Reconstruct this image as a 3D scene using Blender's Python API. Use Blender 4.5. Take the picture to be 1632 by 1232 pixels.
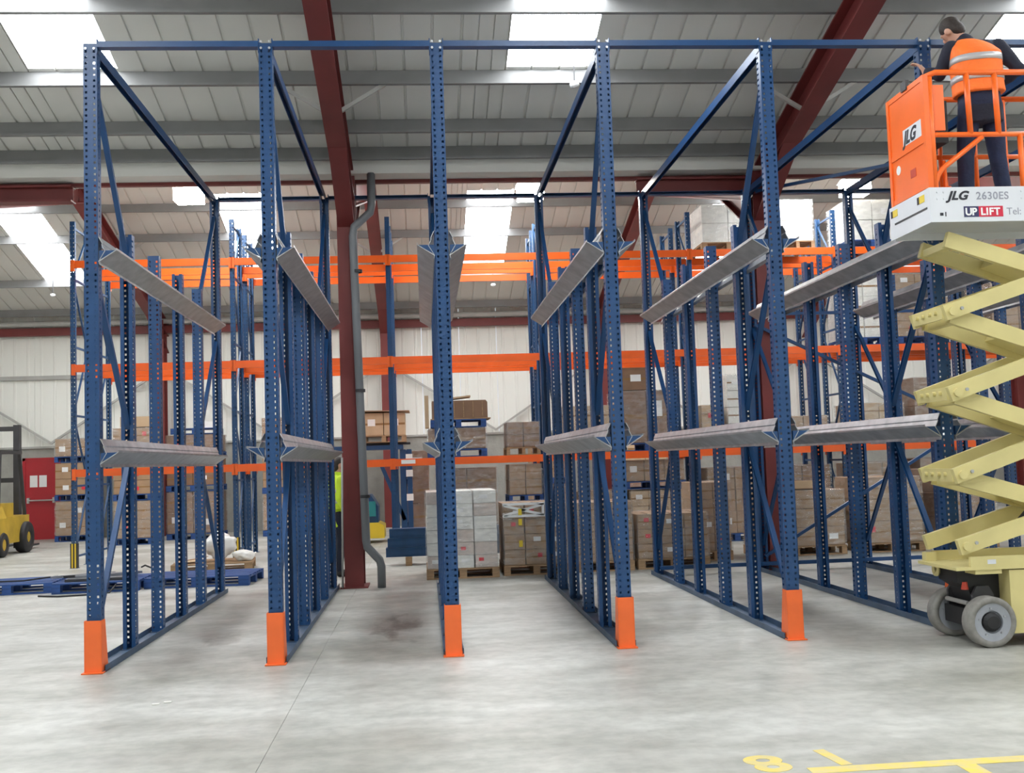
import bpy, bmesh, math, random
from mathutils import Vector, Matrix, noise
random.seed(7)
for o in list(bpy.data.objects): bpy.data.objects.remove(o)
S = bpy.context.scene
COL = S.collection
# ------------------------------------------------------------------ camera
F_PX, PITCH, YAW, ROLL = 1739.25, .0682, .0816, -.0336
cam_d = bpy.data.cameras.new('camera'); cam = bpy.data.objects.new('camera', cam_d); COL.objects.link(cam)
cam_d.sensor_fit = 'HORIZONTAL'; cam_d.sensor_width = 36; cam_d.lens = F_PX/1632*36
cam_d.clip_start = .05; cam_d.clip_end = 200
_f = Vector((math.sin(YAW)*math.cos(PITCH), math.cos(YAW)*math.cos(PITCH), math.sin(PITCH)))
_r = Vector((math.cos(YAW), -math.sin(YAW), 0)); _u = _r.cross(_f)
_r2 = _r*math.cos(ROLL)+_u*math.sin(ROLL); _u2 = _u*math.cos(ROLL)-_r*math.sin(ROLL)
cam.matrix_world = Matrix(((_r2.x,_u2.x,-_f.x,0),(_r2.y,_u2.y,-_f.y,0),(_r2.z,_u2.z,-_f.z,1.6),(0,0,0,1)))
S.camera = cam
# ------------------------------------------------------------------ world, exposure
w = bpy.data.worlds.new('overcast_sky'); S.world = w; w.use_nodes = True
w.node_tree.nodes['Background'].inputs[0].default_value = (.80, .88, 1, 1)
w.node_tree.nodes['Background'].inputs[1].default_value = 1.0
S.view_settings.view_transform = 'Standard'; S.view_settings.look = 'None'
S.view_settings.gamma = 1; S.view_settings.use_curve_mapping = False
S.view_settings.exposure = 0.12
SKYLIGHT = 15.0      # daylight through the translucent rooflight sheets
LAMP = 60.0          # hanging discharge lamps

# ------------------------------------------------------------------ materials
MATS = {}
def mat(name, col, rough=.5, metal=0., var=.0, scale=3., bump=0., bscale=40., col2=None, stretch=(1,1,1), spec=.5, coat=0.):
    if name in MATS: return MATS[name]
    m = bpy.data.materials.new(name); m.use_nodes = True; nt = m.node_tree; N = nt.nodes; L = nt.links
    b = N['Principled BSDF']; b.inputs['Roughness'].default_value = rough; b.inputs['Metallic'].default_value = metal
    b.inputs['Specular IOR Level'].default_value = spec
    if coat: b.inputs['Coat Weight'].default_value = coat
    b.inputs['Base Color'].default_value = (*col, 1)
    if var or bump or col2:
        tc = N.new('ShaderNodeTexCoord'); mp = N.new('ShaderNodeMapping'); mp.inputs['Scale'].default_value = stretch
        L.new(tc.outputs['Object'], mp.inputs['Vector'])
    if var or col2:
        nz = N.new('ShaderNodeTexNoise'); nz.inputs['Scale'].default_value = scale; nz.inputs['Detail'].default_value = 5
        L.new(mp.outputs[0], nz.inputs['Vector'])
        rp = N.new('ShaderNodeValToRGB'); c2 = col2 or tuple(c*(1-var) for c in col)
        rp.color_ramp.elements[0].position = .32; rp.color_ramp.elements[1].position = .68
        rp.color_ramp.elements[0].color = (*c2, 1); rp.color_ramp.elements[1].color = (*col, 1)
        L.new(nz.outputs['Fac'], rp.inputs[0]); L.new(rp.outputs[0], b.inputs['Base Color'])
    if bump:
        n2 = N.new('ShaderNodeTexNoise'); n2.inputs['Scale'].default_value = bscale; n2.inputs['Detail'].default_value = 4
        L.new(mp.outputs[0], n2.inputs['Vector'])
        bp = N.new('ShaderNodeBump'); bp.inputs['Strength'].default_value = bump; bp.inputs['Distance'].default_value = .02
        L.new(n2.outputs['Fac'], bp.inputs['Height']); L.new(bp.outputs[0], b.inputs['Normal'])
    MATS[name] = m; return m
def emit(name, col, s):
    m = bpy.data.materials.new(name); m.use_nodes = True; nt = m.node_tree
    b = nt.nodes['Principled BSDF']; b.inputs['Base Color'].default_value = (.8,.8,.8,1)
    b.inputs['Emission Color'].default_value = (*col,1); b.inputs['Emission Strength'].default_value = s
    return m
M_BLUE  = mat('blue_paint', (.008,.060,.185), .36, var=.25, scale=2)
M_BLUE2 = mat('blue_paint_dull', (.013,.07,.19), .42, var=.3, scale=2)
M_BASE  = mat('base_channel_paint', (.06,.105,.18), .5, var=.4, scale=4)
M_ORANGE= mat('orange_paint', (.90,.135,.012), .38, var=.12, scale=3)
M_GUARD = mat('orange_guard_paint', (.92,.16,.03), .45, var=.12, scale=5)
M_GALV  = mat('galvanised_steel', (.52,.53,.55), .40, metal=.75, col2=(.36,.37,.39), scale=7)
M_GALVD = mat('galvanised_steel_dull', (.48,.48,.46), .5, metal=.35, var=.15, scale=3)
M_RED   = mat('red_oxide_paint', (.19,.030,.028), .5, var=.2, scale=2)
M_PURL = mat('galvanised_purlin', (.25,.25,.25), .55, metal=.2, var=.12, scale=3)
M_SHEET = mat('white_liner_sheet', (.72,.71,.67), .55, var=.05, scale=.7)
M_WALL  = mat('white_wall_sheet', (.86,.87,.82), .55, var=.04, scale=.6)
M_BLOCK = mat('grey_blockwork', (.36,.36,.33), .85, var=.15, scale=5, bump=.3, bscale=18)
M_CREAM = mat('cream_paint', (.70,.61,.27), .42, var=.12, scale=3)
M_JORANGE=mat('lift_orange_paint', (.95,.16,.015), .36, var=.08, scale=4)
M_LGREY = mat('light_grey_paint', (.72,.74,.78), .4, var=.06, scale=4)
M_BLACK = mat('black_rubber', (.015,.015,.017), .6)
M_DARK  = mat('dark_steel', (.05,.05,.055), .5, var=.3)
M_TYRE  = mat('grey_tyre', (.28,.27,.25), .8, var=.25, scale=20)
M_RIM   = mat('grey_rim', (.36,.38,.42), .5, var=.15, scale=8)
M_CARD  = mat('cardboard', (.40,.26,.155), .8, var=.16, scale=2.5)
M_CARD2 = mat('cardboard_dark', (.27,.16,.10), .8, var=.2, scale=2.5)
M_CARD3 = mat('cardboard_pale', (.56,.41,.26), .8, var=.14, scale=2.5)
M_CARDW = mat('white_printed_carton', (.84,.83,.78), .6, var=.10, scale=4)
M_CARDP = mat('pale_pink_carton', (.66,.56,.50), .65, var=.15, scale=4)
M_TAPE  = mat('brown_parcel_tape', (.30,.17,.07), .25)
M_LABEL = mat('white_paper_label', (.85,.85,.84), .5)
M_REDL  = mat('red_sticker', (.7,.03,.05), .5)
M_YELT  = mat('yellow_tape', (.80,.60,.04), .4)
M_WOOD  = mat('raw_pallet_wood', (.42,.27,.15), .8, var=.35, scale=6, stretch=(1,8,8))
M_BPAL  = mat('blue_pallet_wood', (.022,.085,.30), .65, var=.45, scale=6, stretch=(1,6,6))
M_YELLOW= mat('forklift_yellow_paint', (.62,.42,.045), .45, var=.3, scale=3)
M_FLOORY= mat('yellow_floor_paint', (.78,.60,.10), .6, col2=(.60,.52,.28), scale=9)
M_REDDR = mat('red_door_paint', (.42,.012,.022), .4, var=.1)
M_SKIN  = mat('skin', (.55,.30,.21), .5)
M_HAIR  = mat('dark_hair', (.025,.016,.012), .6, bump=.4, bscale=120)
M_NAVY  = mat('navy_fabric', (.014,.017,.035), .85, var=.3, scale=9, bump=.3, bscale=30)
M_JEAN  = mat('dark_denim', (.016,.026,.07), .85, var=.35, scale=9, bump=.3, bscale=35)
M_HIVIS = mat('orange_hi_vis_fabric', (1.0,.19,.02), .7, var=.1, scale=9, bump=.35, bscale=22)
M_HIVISY= mat('yellow_hi_vis_fabric', (.62,.85,.03), .7, var=.1, scale=9)
M_REFL  = mat('silver_reflective_tape', (.50,.50,.50), .4, metal=.3)
M_SHOE  = mat('black_leather', (.02,.02,.02), .5)
M_BAG   = mat('white_polythene', (.82,.82,.80), .3, bump=.3, bscale=12)
M_TEAL  = mat('teal_plastic', (.02,.24,.26), .5)
M_RUST  = mat('rusty_red_paint', (.55,.06,.03), .5)
M_TEXTK = mat('black_print', (.015,.016,.025), .5)
M_TEXTG = mat('grey_print', (.30,.31,.36), .5)
M_TEXTW = mat('white_print', (.85,.85,.85), .5)
M_SIGNB = mat('dark_blue_print', (.03,.03,.10), .5)
M_SIGNR = mat('crimson_print', (.62,.015,.05), .5)
M_SKYL  = emit('translucent_rooflight_lit_by_sky', (.93,.97,1.0), SKYLIGHT)
M_LAMP  = emit('lamp_diffuser', (1.0,.93,.82), LAMP)
def film_mat():
    m = bpy.data.materials.new('stretch_film'); m.use_nodes = True; nt = m.node_tree; N = nt.nodes; L = nt.links
    N.remove(N['Principled BSDF']); out = N['Material Output']
    tr = N.new('ShaderNodeBsdfTransparent'); gl = N.new('ShaderNodeBsdfGlossy'); gl.inputs['Roughness'].default_value = .22
    df = N.new('ShaderNodeBsdfDiffuse'); df.inputs[0].default_value = (.8,.82,.84,1)
    tc = N.new('ShaderNodeTexCoord'); mp = N.new('ShaderNodeMapping'); mp.inputs['Scale'].default_value = (3,3,7)
    nz = N.new('ShaderNodeTexNoise'); nz.inputs['Scale'].default_value = 2.2; nz.inputs['Detail'].default_value = 6
    L.new(tc.outputs['Object'], mp.inputs[0]); L.new(mp.outputs[0], nz.inputs['Vector'])
    bp = N.new('ShaderNodeBump'); bp.inputs['Strength'].default_value = .5; bp.inputs['Distance'].default_value = .05
    L.new(nz.outputs['Fac'], bp.inputs['Height']); L.new(bp.outputs[0], gl.inputs['Normal'])
    m1 = N.new('ShaderNodeMixShader'); m1.inputs[0].default_value = .22; L.new(gl.outputs[0], m1.inputs[1]); L.new(df.outputs[0], m1.inputs[2])
    m2 = N.new('ShaderNodeMixShader'); L.new(tr.outputs[0], m2.inputs[1]); L.new(m1.outputs[0], m2.inputs[2])
    rp = N.new('ShaderNodeMapRange'); rp.inputs[1].default_value = .35; rp.inputs[2].default_value = .75; rp.inputs[3].default_value = .05; rp.inputs[4].default_value = .42
    L.new(nz.outputs['Fac'], rp.inputs[0]); L.new(rp.outputs[0], m2.inputs[0]); L.new(m2.outputs[0], out.inputs[0])
    return m
M_FILM = film_mat()
def stripe_mat():
    m = bpy.data.materials.new('yellow_black_stripes'); m.use_nodes = True; nt = m.node_tree; N = nt.nodes; L = nt.links
    b = N['Principled BSDF']; b.inputs['Roughness'].default_value = .5
    tc = N.new('ShaderNodeTexCoord'); wv = N.new('ShaderNodeTexWave'); wv.inputs['Scale'].default_value = 6; wv.bands_direction = 'X'
    rp = N.new('ShaderNodeValToRGB'); rp.color_ramp.interpolation = 'CONSTANT'; rp.color_ramp.elements[1].position = .5
    rp.color_ramp.elements[0].color = (.02,.02,.02,1); rp.color_ramp.elements[1].color = (.8,.55,.03,1)
    L.new(tc.outputs['Object'], wv.inputs[0]); L.new(wv.outputs['Fac'], rp.inputs[0]); L.new(rp.outputs[0], b.inputs['Base Color']); return m
M_STRIPE = stripe_mat()
def floor_mat():
    m = bpy.data.materials.new('stained_concrete'); m.use_nodes = True; nt = m.node_tree; N = nt.nodes; L = nt.links
    b = N['Principled BSDF']; b.inputs['Specular IOR Level'].default_value = .45
    g = N.new('ShaderNodeNewGeometry')
    def nz(scale, det, st=(1,1,1), rough=.55):
        mp = N.new('ShaderNodeMapping'); mp.inputs['Scale'].default_value = st; L.new(g.outputs['Position'], mp.inputs[0])
        n = N.new('ShaderNodeTexNoise'); n.inputs['Scale'].default_value = scale; n.inputs['Detail'].default_value = det; n.inputs['Roughness'].default_value = rough
        L.new(mp.outputs[0], n.inputs['Vector']); return n.outputs['Fac']
    def ramp(src, p0, c0, p1, c1):
        r = N.new('ShaderNodeValToRGB'); r.color_ramp.elements[0].position = p0; r.color_ramp.elements[1].position = p1
        r.color_ramp.elements[0].color = (*c0,1); r.color_ramp.elements[1].color = (*c1,1); L.new(src, r.inputs[0]); return r.outputs[0]
    def mul(a, c, f=1.):
        x = N.new('ShaderNodeMix'); x.data_type = 'RGBA'; x.blend_type = 'MULTIPLY'; x.inputs[0].default_value = f
        L.new(a, x.inputs[6]); L.new(c, x.inputs[7]); return x.outputs[2]
    c = ramp(nz(.55, 6, (.6,1.6,1)), .33, (.36,.355,.315), .66, (.58,.58,.545))
    c = mul(c, ramp(nz(2.2, 6, (.8,1.5,1)), .34, (.80,.80,.79), .62, (1,1,1)))
    c = mul(c, ramp(nz(9, 5), .38, (.86,.86,.86), .6, (1,1,1)))
    # tyre and oil stain in the lane between two racks, and a fainter one in the next lane
    def blob(cx, cy, sx, sy, dark):
        mp = N.new('ShaderNodeMapping'); mp.vector_type = 'POINT'
        mp.inputs['Location'].default_value = (-cx/sx, -cy/sy, 0); mp.inputs['Scale'].default_value = (1/sx, 1/sy, 0)
        L.new(g.outputs['Position'], mp.inputs[0])
        ln = N.new('ShaderNodeVectorMath'); ln.operation = 'LENGTH'; L.new(mp.outputs[0], ln.inputs[0])
        ad = N.new('ShaderNodeMath'); ad.operation = 'MULTIPLY_ADD'; L.new(nz(2.5, 5, (2,.7,1)), ad.inputs[0]); ad.inputs[1].default_value = 1.3; L.new(ln.outputs['Value'], ad.inputs[2])
        return ramp(ad.outputs[0], .75, dark, 1.75, (1,1,1))
    c = mul(c, blob(-.32, 11.0, .55, 2.3, (.50,.48,.46)))
    c = mul(c, blob(-1.95, 10.7, .5, 1.3, (.68,.66,.64)))
    L.new(c, b.inputs['Base Color'])
    rr = N.new('ShaderNodeMapRange'); rr.inputs[1].default_value = .3; rr.inputs[2].default_value = .7; rr.inputs[3].default_value = .34; rr.inputs[4].default_value = .6
    L.new(nz(1.3, 5), rr.inputs[0]); L.new(rr.outputs[0], b.inputs['Roughness'])
    bp = N.new('ShaderNodeBump'); bp.inputs['Strength'].default_value = .08; bp.inputs['Distance'].default_value = .01
    L.new(nz(25, 4), bp.inputs['Height']); L.new(bp.outputs[0], b.inputs['Normal'])
    return m
M_FLOOR = floor_mat()

# ------------------------------------------------------------------ helpers
V = Vector
class MB:
    def __init__(s): s.v = []; s.f = []
    def add(s, vs, fs):
        n = len(s.v); s.v += [tuple(x) for x in vs]; s.f += [tuple(i+n for i in f) for f in fs]; return s
    def box(s, x0, x1, y0, y1, z0, z1):
        return s.add([(x0,y0,z0),(x1,y0,z0),(x1,y1,z0),(x0,y1,z0),(x0,y0,z1),(x1,y0,z1),(x1,y1,z1),(x0,y1,z1)],
            [(3,2,1,0),(4,5,6,7),(0,1,5,4),(1,2,6,5),(2,3,7,6),(3,0,4,7)])
    def bar(s, p, q, w, h, up=(0,0,1), ends=0.):
        p, q = V(p), V(q); d = (q-p).normalized(); p = p-d*ends; q = q+d*ends
        x = d.cross(V(up)); x = x.normalized() if x.length > 1e-4 else V((1,0,0)); z = x.cross(d)
        a, b = x*w/2, z*h/2
        return s.add([p-a-b, p+a-b, p+a+b, p-a+b, q-a-b, q+a-b, q+a+b, q-a+b],
            [(0,1,2,3),(7,6,5,4),(4,5,1,0),(5,6,2,1),(6,7,3,2),(7,4,0,3)])
    def prism(s, poly, o, ex, ey, ext):
        o, ex, ey, ext = V(o), V(ex), V(ey), V(ext); n = len(poly)
        a = [o+ex*x+ey*y for x, y in poly]; b = [p+ext for p in a]
        fs = [tuple(range(n)), tuple(range(2*n-1, n-1, -1))]+[(i, i+n, (i+1) % n+n, (i+1) % n) for i in range(n)]
        return s.add(a+b, [f[::-1] for f in fs])
    def channel(s, p, q, w, h, t, up=(0,0,1)):
        # C section, web on the up side
        p, q = V(p), V(q); d = (q-p).normalized(); x = d.cross(V(up)); x = x.normalized() if x.length > 1e-4 else V((1,0,0)); z = x.cross(d)
        return s.prism([(-w/2,-h/2),(-w/2,h/2),(w/2,h/2),(w/2,-h/2),(w/2-t,-h/2),(w/2-t,h/2-t),(-w/2+t,h/2-t),(-w/2+t,-h/2)], p, x, z, q-p)
    def tube(s, pts, r, n=10):
        pts = [V(p) for p in pts]; rs = r if isinstance(r, (list, tuple)) else [r]*len(pts)
        rings = []; prev = None
        for i, p in enumerate(pts):
            d = (pts[min(i+1, len(pts)-1)]-pts[max(i-1, 0)]).normalized()
            if prev is None:
                x = d.cross(V((0,0,1))); x = x if x.length > .05 else d.cross(V((1,0,0)))
            else: x = prev-d*prev.dot(d)
            x.normalize(); prev = x; y = d.cross(x)
            rings.append([p+(x*math.cos(a)+y*math.sin(a))*rs[i] for a in [2*math.pi*k/n for k in range(n)]])
        fs = []
        for i in range(len(pts)-1):
            for k in range(n): fs.append((i*n+k, i*n+(k+1) % n, (i+1)*n+(k+1) % n, (i+1)*n+k))
        fs.append(tuple(range(n-1, -1, -1))); m = (len(pts)-1)*n; fs.append(tuple(range(m, m+n)))
        return s.add([v for r_ in rings for v in r_], fs)
    def lathe(s, prof, o, axis, n=24):
        o, ax = V(o), V(axis).normalized(); x = ax.cross(V((0,0,1))); x = x.normalized() if x.length > .05 else V((1,0,0)); y = ax.cross(x); m = len(prof)
        vs = [o+ax*h+(x*math.cos(a)+y*math.sin(a))*r for a in [2*math.pi*k/n for k in range(n)] for r, h in prof]
        fs = [(k*m+i, k*m+(i+1) % m, ((k+1) % n)*m+(i+1) % m, ((k+1) % n)*m+i) for k in range(n) for i in range(m)]
        return s.add(vs, fs)
    def ell(s, c, r, rot=None, n=14, m=9):
        c = V(c); R = rot or Matrix.Identity(3); vs = []; fs = []
        for i in range(m+1):
            t = math.pi*i/m
            for k in range(n):
                a = 2*math.pi*k/n; vs.append(c+R @ V((r[0]*math.sin(t)*math.cos(a), r[1]*math.sin(t)*math.sin(a), r[2]*math.cos(t))))
        for i in range(m):
            for k in range(n): fs.append((i*n+k, (i+1)*n+k, (i+1)*n+(k+1) % n, i*n+(k+1) % n))
        return s.add(vs, fs)
    def loft(s, secs, n=16):
        # secs: (centre, rx, ry, xdir, ydir)
        vs = []; fs = []
        for c, rx, ry, xd, yd in secs:
            for k in range(n):
                a = 2*math.pi*k/n; ca, sa = math.cos(a), math.sin(a); e = .8
                vs.append(V(c)+V(xd)*rx*math.copysign(abs(ca)**e, ca)+V(yd)*ry*math.copysign(abs(sa)**e, sa))
        for i in range(len(secs)-1):
            for k in range(n): fs.append((i*n+k, i*n+(k+1) % n, (i+1)*n+(k+1) % n, (i+1)*n+k))
        fs.append(tuple(range(n-1, -1, -1))); m = (len(secs)-1)*n; fs.append(tuple(range(m, m+n)))
        return s.add(vs, fs)
    def mesh(s, name, m, off=(0,0,0), smooth=False):
        me = bpy.data.meshes.new(name); o = V(off)
        me.from_pydata([V(v)-o for v in s.v], [], s.f); me.update()
        bm = bmesh.new(); bm.from_mesh(me); bmesh.ops.recalc_face_normals(bm, faces=bm.faces); bm.to_mesh(me); bm.free()
        if m: me.materials.append(m)
        if smooth:
            for p in me.polygons: p.use_smooth = True
        return me
    def build(s, name, m, parent=None, smooth=False, loc=None):
        # vertices are in world coordinates; they become local to the parent (or to loc)
        off = loc if loc is not None else (wloc(parent) if parent else V((0,0,0)))
        o = bpy.data.objects.new(name, s.mesh(name, m, off, smooth)); COL.objects.link(o)
        if parent: o.parent = parent; o.location = V(off)-wloc(parent)
        else: o.location = off
        return o
def wloc(o):
    l = V((0,0,0))
    while o: l += o.location; o = o.parent
    return l
def tag(o, label=None, cat=None, group=None, kind=None):
    if label: o['label'] = label
    if cat: o['category'] = cat
    if group: o['group'] = group
    if kind: o['kind'] = kind
    return o
def thing(name, label, cat, loc=(0,0,0), group=None):
    o = bpy.data.objects.new(name, None); COL.objects.link(o); o.location = loc; o.empty_display_size = .1
    return tag(o, label, cat, group)
def place(name, me, loc, parent=None, rot=(0,0,0), scale=(1,1,1)):
    # shared mesh at a world place (parents carry no rotation)
    o = bpy.data.objects.new(name, me); COL.objects.link(o); o.rotation_euler = rot; o.scale = scale
    if parent: o.parent = parent; o.location = V(loc)-wloc(parent)
    else: o.location = loc
    return o
def bake(me_or_mb, mods, m, smooth=True, name='tmp'):
    me = me_or_mb.mesh(name, m) if isinstance(me_or_mb, MB) else me_or_mb
    o = bpy.data.objects.new(name, me); COL.objects.link(o)
    for t, kw in mods:
        md = o.modifiers.new(t, t)
        for k, v in kw.items(): setattr(md, k, v)
    dg = bpy.context.evaluated_depsgraph_get(); dg.update()
    out = bpy.data.meshes.new_from_object(o.evaluated_get(dg)); bpy.data.objects.remove(o)
    out.materials.clear(); out.materials.append(m)
    for p in out.polygons: p.use_smooth = smooth
    return out
def text_mesh(txt, size, m, shear=0., bold=0., spacing=1.):
    c = bpy.data.curves.new('lettering', 'FONT'); c.body = txt; c.size = size; c.shear = shear; c.offset = bold; c.extrude = .0008; c.space_character = spacing
    o = bpy.data.objects.new('lettering', c); COL.objects.link(o)
    dg = bpy.context.evaluated_depsgraph_get(); dg.update()
    me = bpy.data.meshes.new_from_object(o.evaluated_get(dg)); bpy.data.objects.remove(o)
    me.materials.clear(); me.materials.append(m); return me
ORD = ['first','second','third','fourth','fifth','sixth','seventh','eighth','ninth','tenth']
# ------------------------------------------------------------------ floor
XL, XR, YB, YN = -14., 20., 29.1, -6.32
fl = MB().box(XL-.3, XR+.3, YN-.3, YB+.3, -.30, -.012).build('floor', M_DARK); tag(fl, kind='structure')
joints = [XL, -12.42, -6.68, -.94, 4.8, 10.54, 16.28, XR]
for a, b in zip(joints[:-1], joints[1:]):
    for y0, y1 in ((YN, 2.9), (2.9, 17.2), (17.2, YB)):
        MB().box(a+.0015, b-.0015, y0+.0015, y1-.0015, -.10, 0).build('floor_slab', M_FLOOR, fl)
# ------------------------------------------------------------------ walls
def wall_sheet_mesh(h, m):
    prof = []
    n = 3
    for k in range(n):
        x = k/n
        prof += [(x, 0), (x+.13, 0), (x+.145, -.012), (x+.19, -.012), (x+.205, 0)]
    prof.append((.988, 0)); prof = prof+[(.988, .05), (0, .05)]
    return MB().prism(prof, (0,0,0), (1,0,0), (0,1,0), (0,0,h)).mesh('cladding_panel', m)
wb = MB().box(XL, XR, YB, YB+.25, 0, 2.4).build('wall_back', M_BLOCK); tag(wb, kind='structure')
me = wall_sheet_mesh(3.4, M_WALL)
x = XL
while x < XR-.01: place('cladding_panel', me, (x, YB-.05, 2.38), wb); x += 1.
MB().box(XL, XR, YB-.06, YB, 2.33, 2.38).build('sill_flashing', M_GALVD, wb)
MB().box(XL, XR, YB-.16, YB-.06, 4.10, 4.20).build('sheeting_rail', M_GALVD, wb)
MB().box(XL, XR, YB-.32, YB-.14, 5.22, 5.42).build('eaves_beam', M_RED, wb)
MB().tube([(XL,YB-.5,5.50),(XR,YB-.5,5.50)], .07).build('eaves_tie', M_GALVD, wb)
for nm, bx in (('wall_left', (XL-.25, XL, YN, YB, 0, 8)), ('wall_right', (XR, XR+.25, YN, YB, 0, 8)), ('wall_front', (XL, XR, YN-.25, YN, 0, 8))):
    tag(MB().box(*bx).build(nm, M_WALL), kind='structure')
# V bracing of the back wall
for xa in (-12.42, -6.7, -.97, 4.77, 10.5):
    for a, b in (((xa+.1, 4.25), (xa+2.87, 2.45)), ((xa+5.64, 4.25), (xa+2.87, 2.45))):
        MB().bar((a[0], YB-.2, a[1]), (b[0], YB-.2, b[1]), .05, .09, (0,1,0)).build('wall_brace', M_GALVD, wb)
# fire door
dr = MB().box(-10.24, -9.44, YB-.06, YB-.01, 0, 2.02).build('door_1', M_REDDR); tag(dr, kind='structure')
for bx in ((-10.31,-10.24,YB-.08,YB-.005,0,2.09), (-9.44,-9.37,YB-.08,YB-.005,0,2.09), (-10.31,-9.37,YB-.08,YB-.005,2.02,2.09)):
    MB().box(*bx).build('door_frame', M_REDDR, dr)
MB().tube([(-10.18,YB-.12,1.0),(-9.50,YB-.12,1.0)], .02).build('push_bar', M_GALVD, dr)
for xx in (-10.16, -9.52): MB().box(xx-.03, xx+.03, YB-.13, YB-.055, .93, 1.07).build('push_bar_bracket', M_GALVD, dr)
for xx in (-10.13, -9.90): MB().box(xx, xx+.19, YB-.064, YB-.059, 1.34, 1.64).build('notice', M_LABEL, dr)
# ------------------------------------------------------------------ roof
T = .26; ANG = math.atan(T); YV, YR = 14.84, 21.94; ZV = 5.72; ZR = ZV+(YR-YV)*T
SPAN = YR-YV
ceil = thing('ceiling', None, None, (0,0,0)); tag(ceil, kind='structure')
SLOPE = {'far_down': (YR, -1), 'far_up': (YV, 1), 'near_down': (YV-SPAN, -1), 'near_up': (YV-2*SPAN, 1), 'rear_down': (YV-3*SPAN, -1)}
def rz(y):  # height of the sheet's underside
    k = (y-YV)/SPAN; k = k % 2; k = k if k <= 1 else 2-k
    return ZV+k*SPAN*T
def sheet_mesh(length, m, name):
    prof = []
    for k in range(3):
        x = k/3
        prof += [(x, 0), (x+.285, 0), (x+.292, .022), (x+.312, .022), (x+.319, 0)]
    prof += [(1.0, 0), (1.0, .05), (0, .05)]
    return MB().prism(prof, (0,0,0), (1,0,0), (0,0,1), (0,length,0)).mesh(name, m)
_sm = {}
def put_sheet(x, y0, y1, sgn, m, name):
    Ln = (y1-y0)/math.cos(ANG); key = (round(Ln,3), name)
    if key not in _sm: _sm[key] = sheet_mesh(Ln, m, name)
    return place(name, _sm[key], (x, y0, rz(y0)), ceil, (sgn*ANG, 0, 0))
lights_x = {'far_down': (-8.95,-4.25,1.05,6.55,12.2), 'far_up': (-9.9,-4.3,1.1,6.75,12.5), 'near_down': (-9.9,-4.42,1.1,6.78,12.5),
            'near_up': (-9.9,-4.4,1.1,6.75,12.5,17.), 'rear_down': (-9.9,-4.4,1.1,6.75,12.5,17.)}
lights_y = {'far_down': (YR+.85, YR+4.9), 'far_up': (YV+2.2, YR-.9), 'near_down': (YV-SPAN+.8, 12.66), 'near_up': (YV-2*SPAN+2.2, YV-SPAN-.8), 'rear_down': (YV-3*SPAN+.8, YV-2*SPAN-2.2)}
for nm, (y0, sg) in SLOPE.items():
    y1 = y0+SPAN; a, b = lights_y[nm]; lx = sorted(lights_x[nm]); xs = XL
    while xs < XR-.01:
        nxt = [l for l in lx if xs-1e-6 <= l < xs+1.0+1e-6]
        if nxt and nxt[0]-xs > .02:      # closing strip up to the rooflight sheet
            o = put_sheet(xs, y0, y1, sg, M_SHEET, 'roof_sheet'); o.scale.x = nxt[0]-xs; xs = nxt[0]; continue
        if nxt:
            put_sheet(xs, y0, a, sg, M_SHEET, 'roof_sheet'); put_sheet(xs, a, b, sg, M_SKYL, 'rooflight'); put_sheet(xs, b, y1, sg, M_SHEET, 'roof_sheet')
        else: put_sheet(xs, y0, y1, sg, M_SHEET, 'roof_sheet')
        xs += 1.
def purlin(y, d=.18, m=M_PURL):
    z = rz(y)-.002
    MB().prism([(0,0),(.065,0),(.065,-.02),(.06,-.02),(.06,-.005),(.005,-.005),(.005,-d),(-.06,-d),(-.06,-d+.02),(-.065,-d+.02),(-.065,-d-.005),(0,-d-.005)], (XL, y, z), (0,1,0), (0,0,1), (XR-XL,0,0)).build('purlin', m, ceil)
for y in (11.45, 12.72, 13.74, 14.38, 10.2, 8.95, 7.95, 22.12, 23.15, 24.5, 26.75, 28.5, 16.2, 17.6, 19.0, 20.4, 21.7): purlin(y)
for y in (6.5, 5.0, 3.5, 2.0, -1.0, -2.6, -4.2, -5.8): purlin(y)
# ridge flashing, valley gutter on the red valley beam
for y in (YV-SPAN, YR): MB().prism([(-.28,-.28*T-.01),(0,-.01),(.28,-.28*T-.01),(.28,-.28*T+.01),(0,.02),(-.28,-.28*T+.01)], (XL,y,ZR-.004), (0,1,0), (0,0,1), (XR-XL,0,0)).build('ridge_flashing', M_SHEET, ceil)
MB().prism([(-.36,.04),(-.30,-.16),(.30,-.16),(.36,.04),(.34,.04),(.28,-.14),(-.28,-.14),(-.34,.04)], (XL,YV,ZV-.04), (0,1,0), (0,0,1), (XR-XL,0,0)).build('valley_gutter', M_SHEET, ceil)
def ibeam(p, q, d, bw, t=.012, up=(0,0,1)):
    m = MB(); p, q = V(p), V(q); dr_ = (q-p).normalized(); x = dr_.cross(V(up)).normalized(); z = x.cross(dr_)
    m.bar(p+z*(d/2-t), q+z*(d/2-t), bw, 2*t, up); m.bar(p-z*(d/2-t), q-z*(d/2-t), bw, 2*t, up); m.bar(p, q, t, d-4*t, up); return m
MB().box(XL, XR, YV+.02, YV+.10, ZV-.245, ZV-.195).build('valley_tie', M_RED, ceil)
COLX = [-12.42, -6.70, -.97, 4.77, 10.5, 16.24]
for xa, xb in ((-12.3, -4.6), (3.05, 4.64), (10.6, 16.1)):
    ibeam((xa, YV, ZV-.36), (xb, YV, ZV-.36), .22, .2).build('valley_beam', M_RED, ceil)
PD = .20
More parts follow.
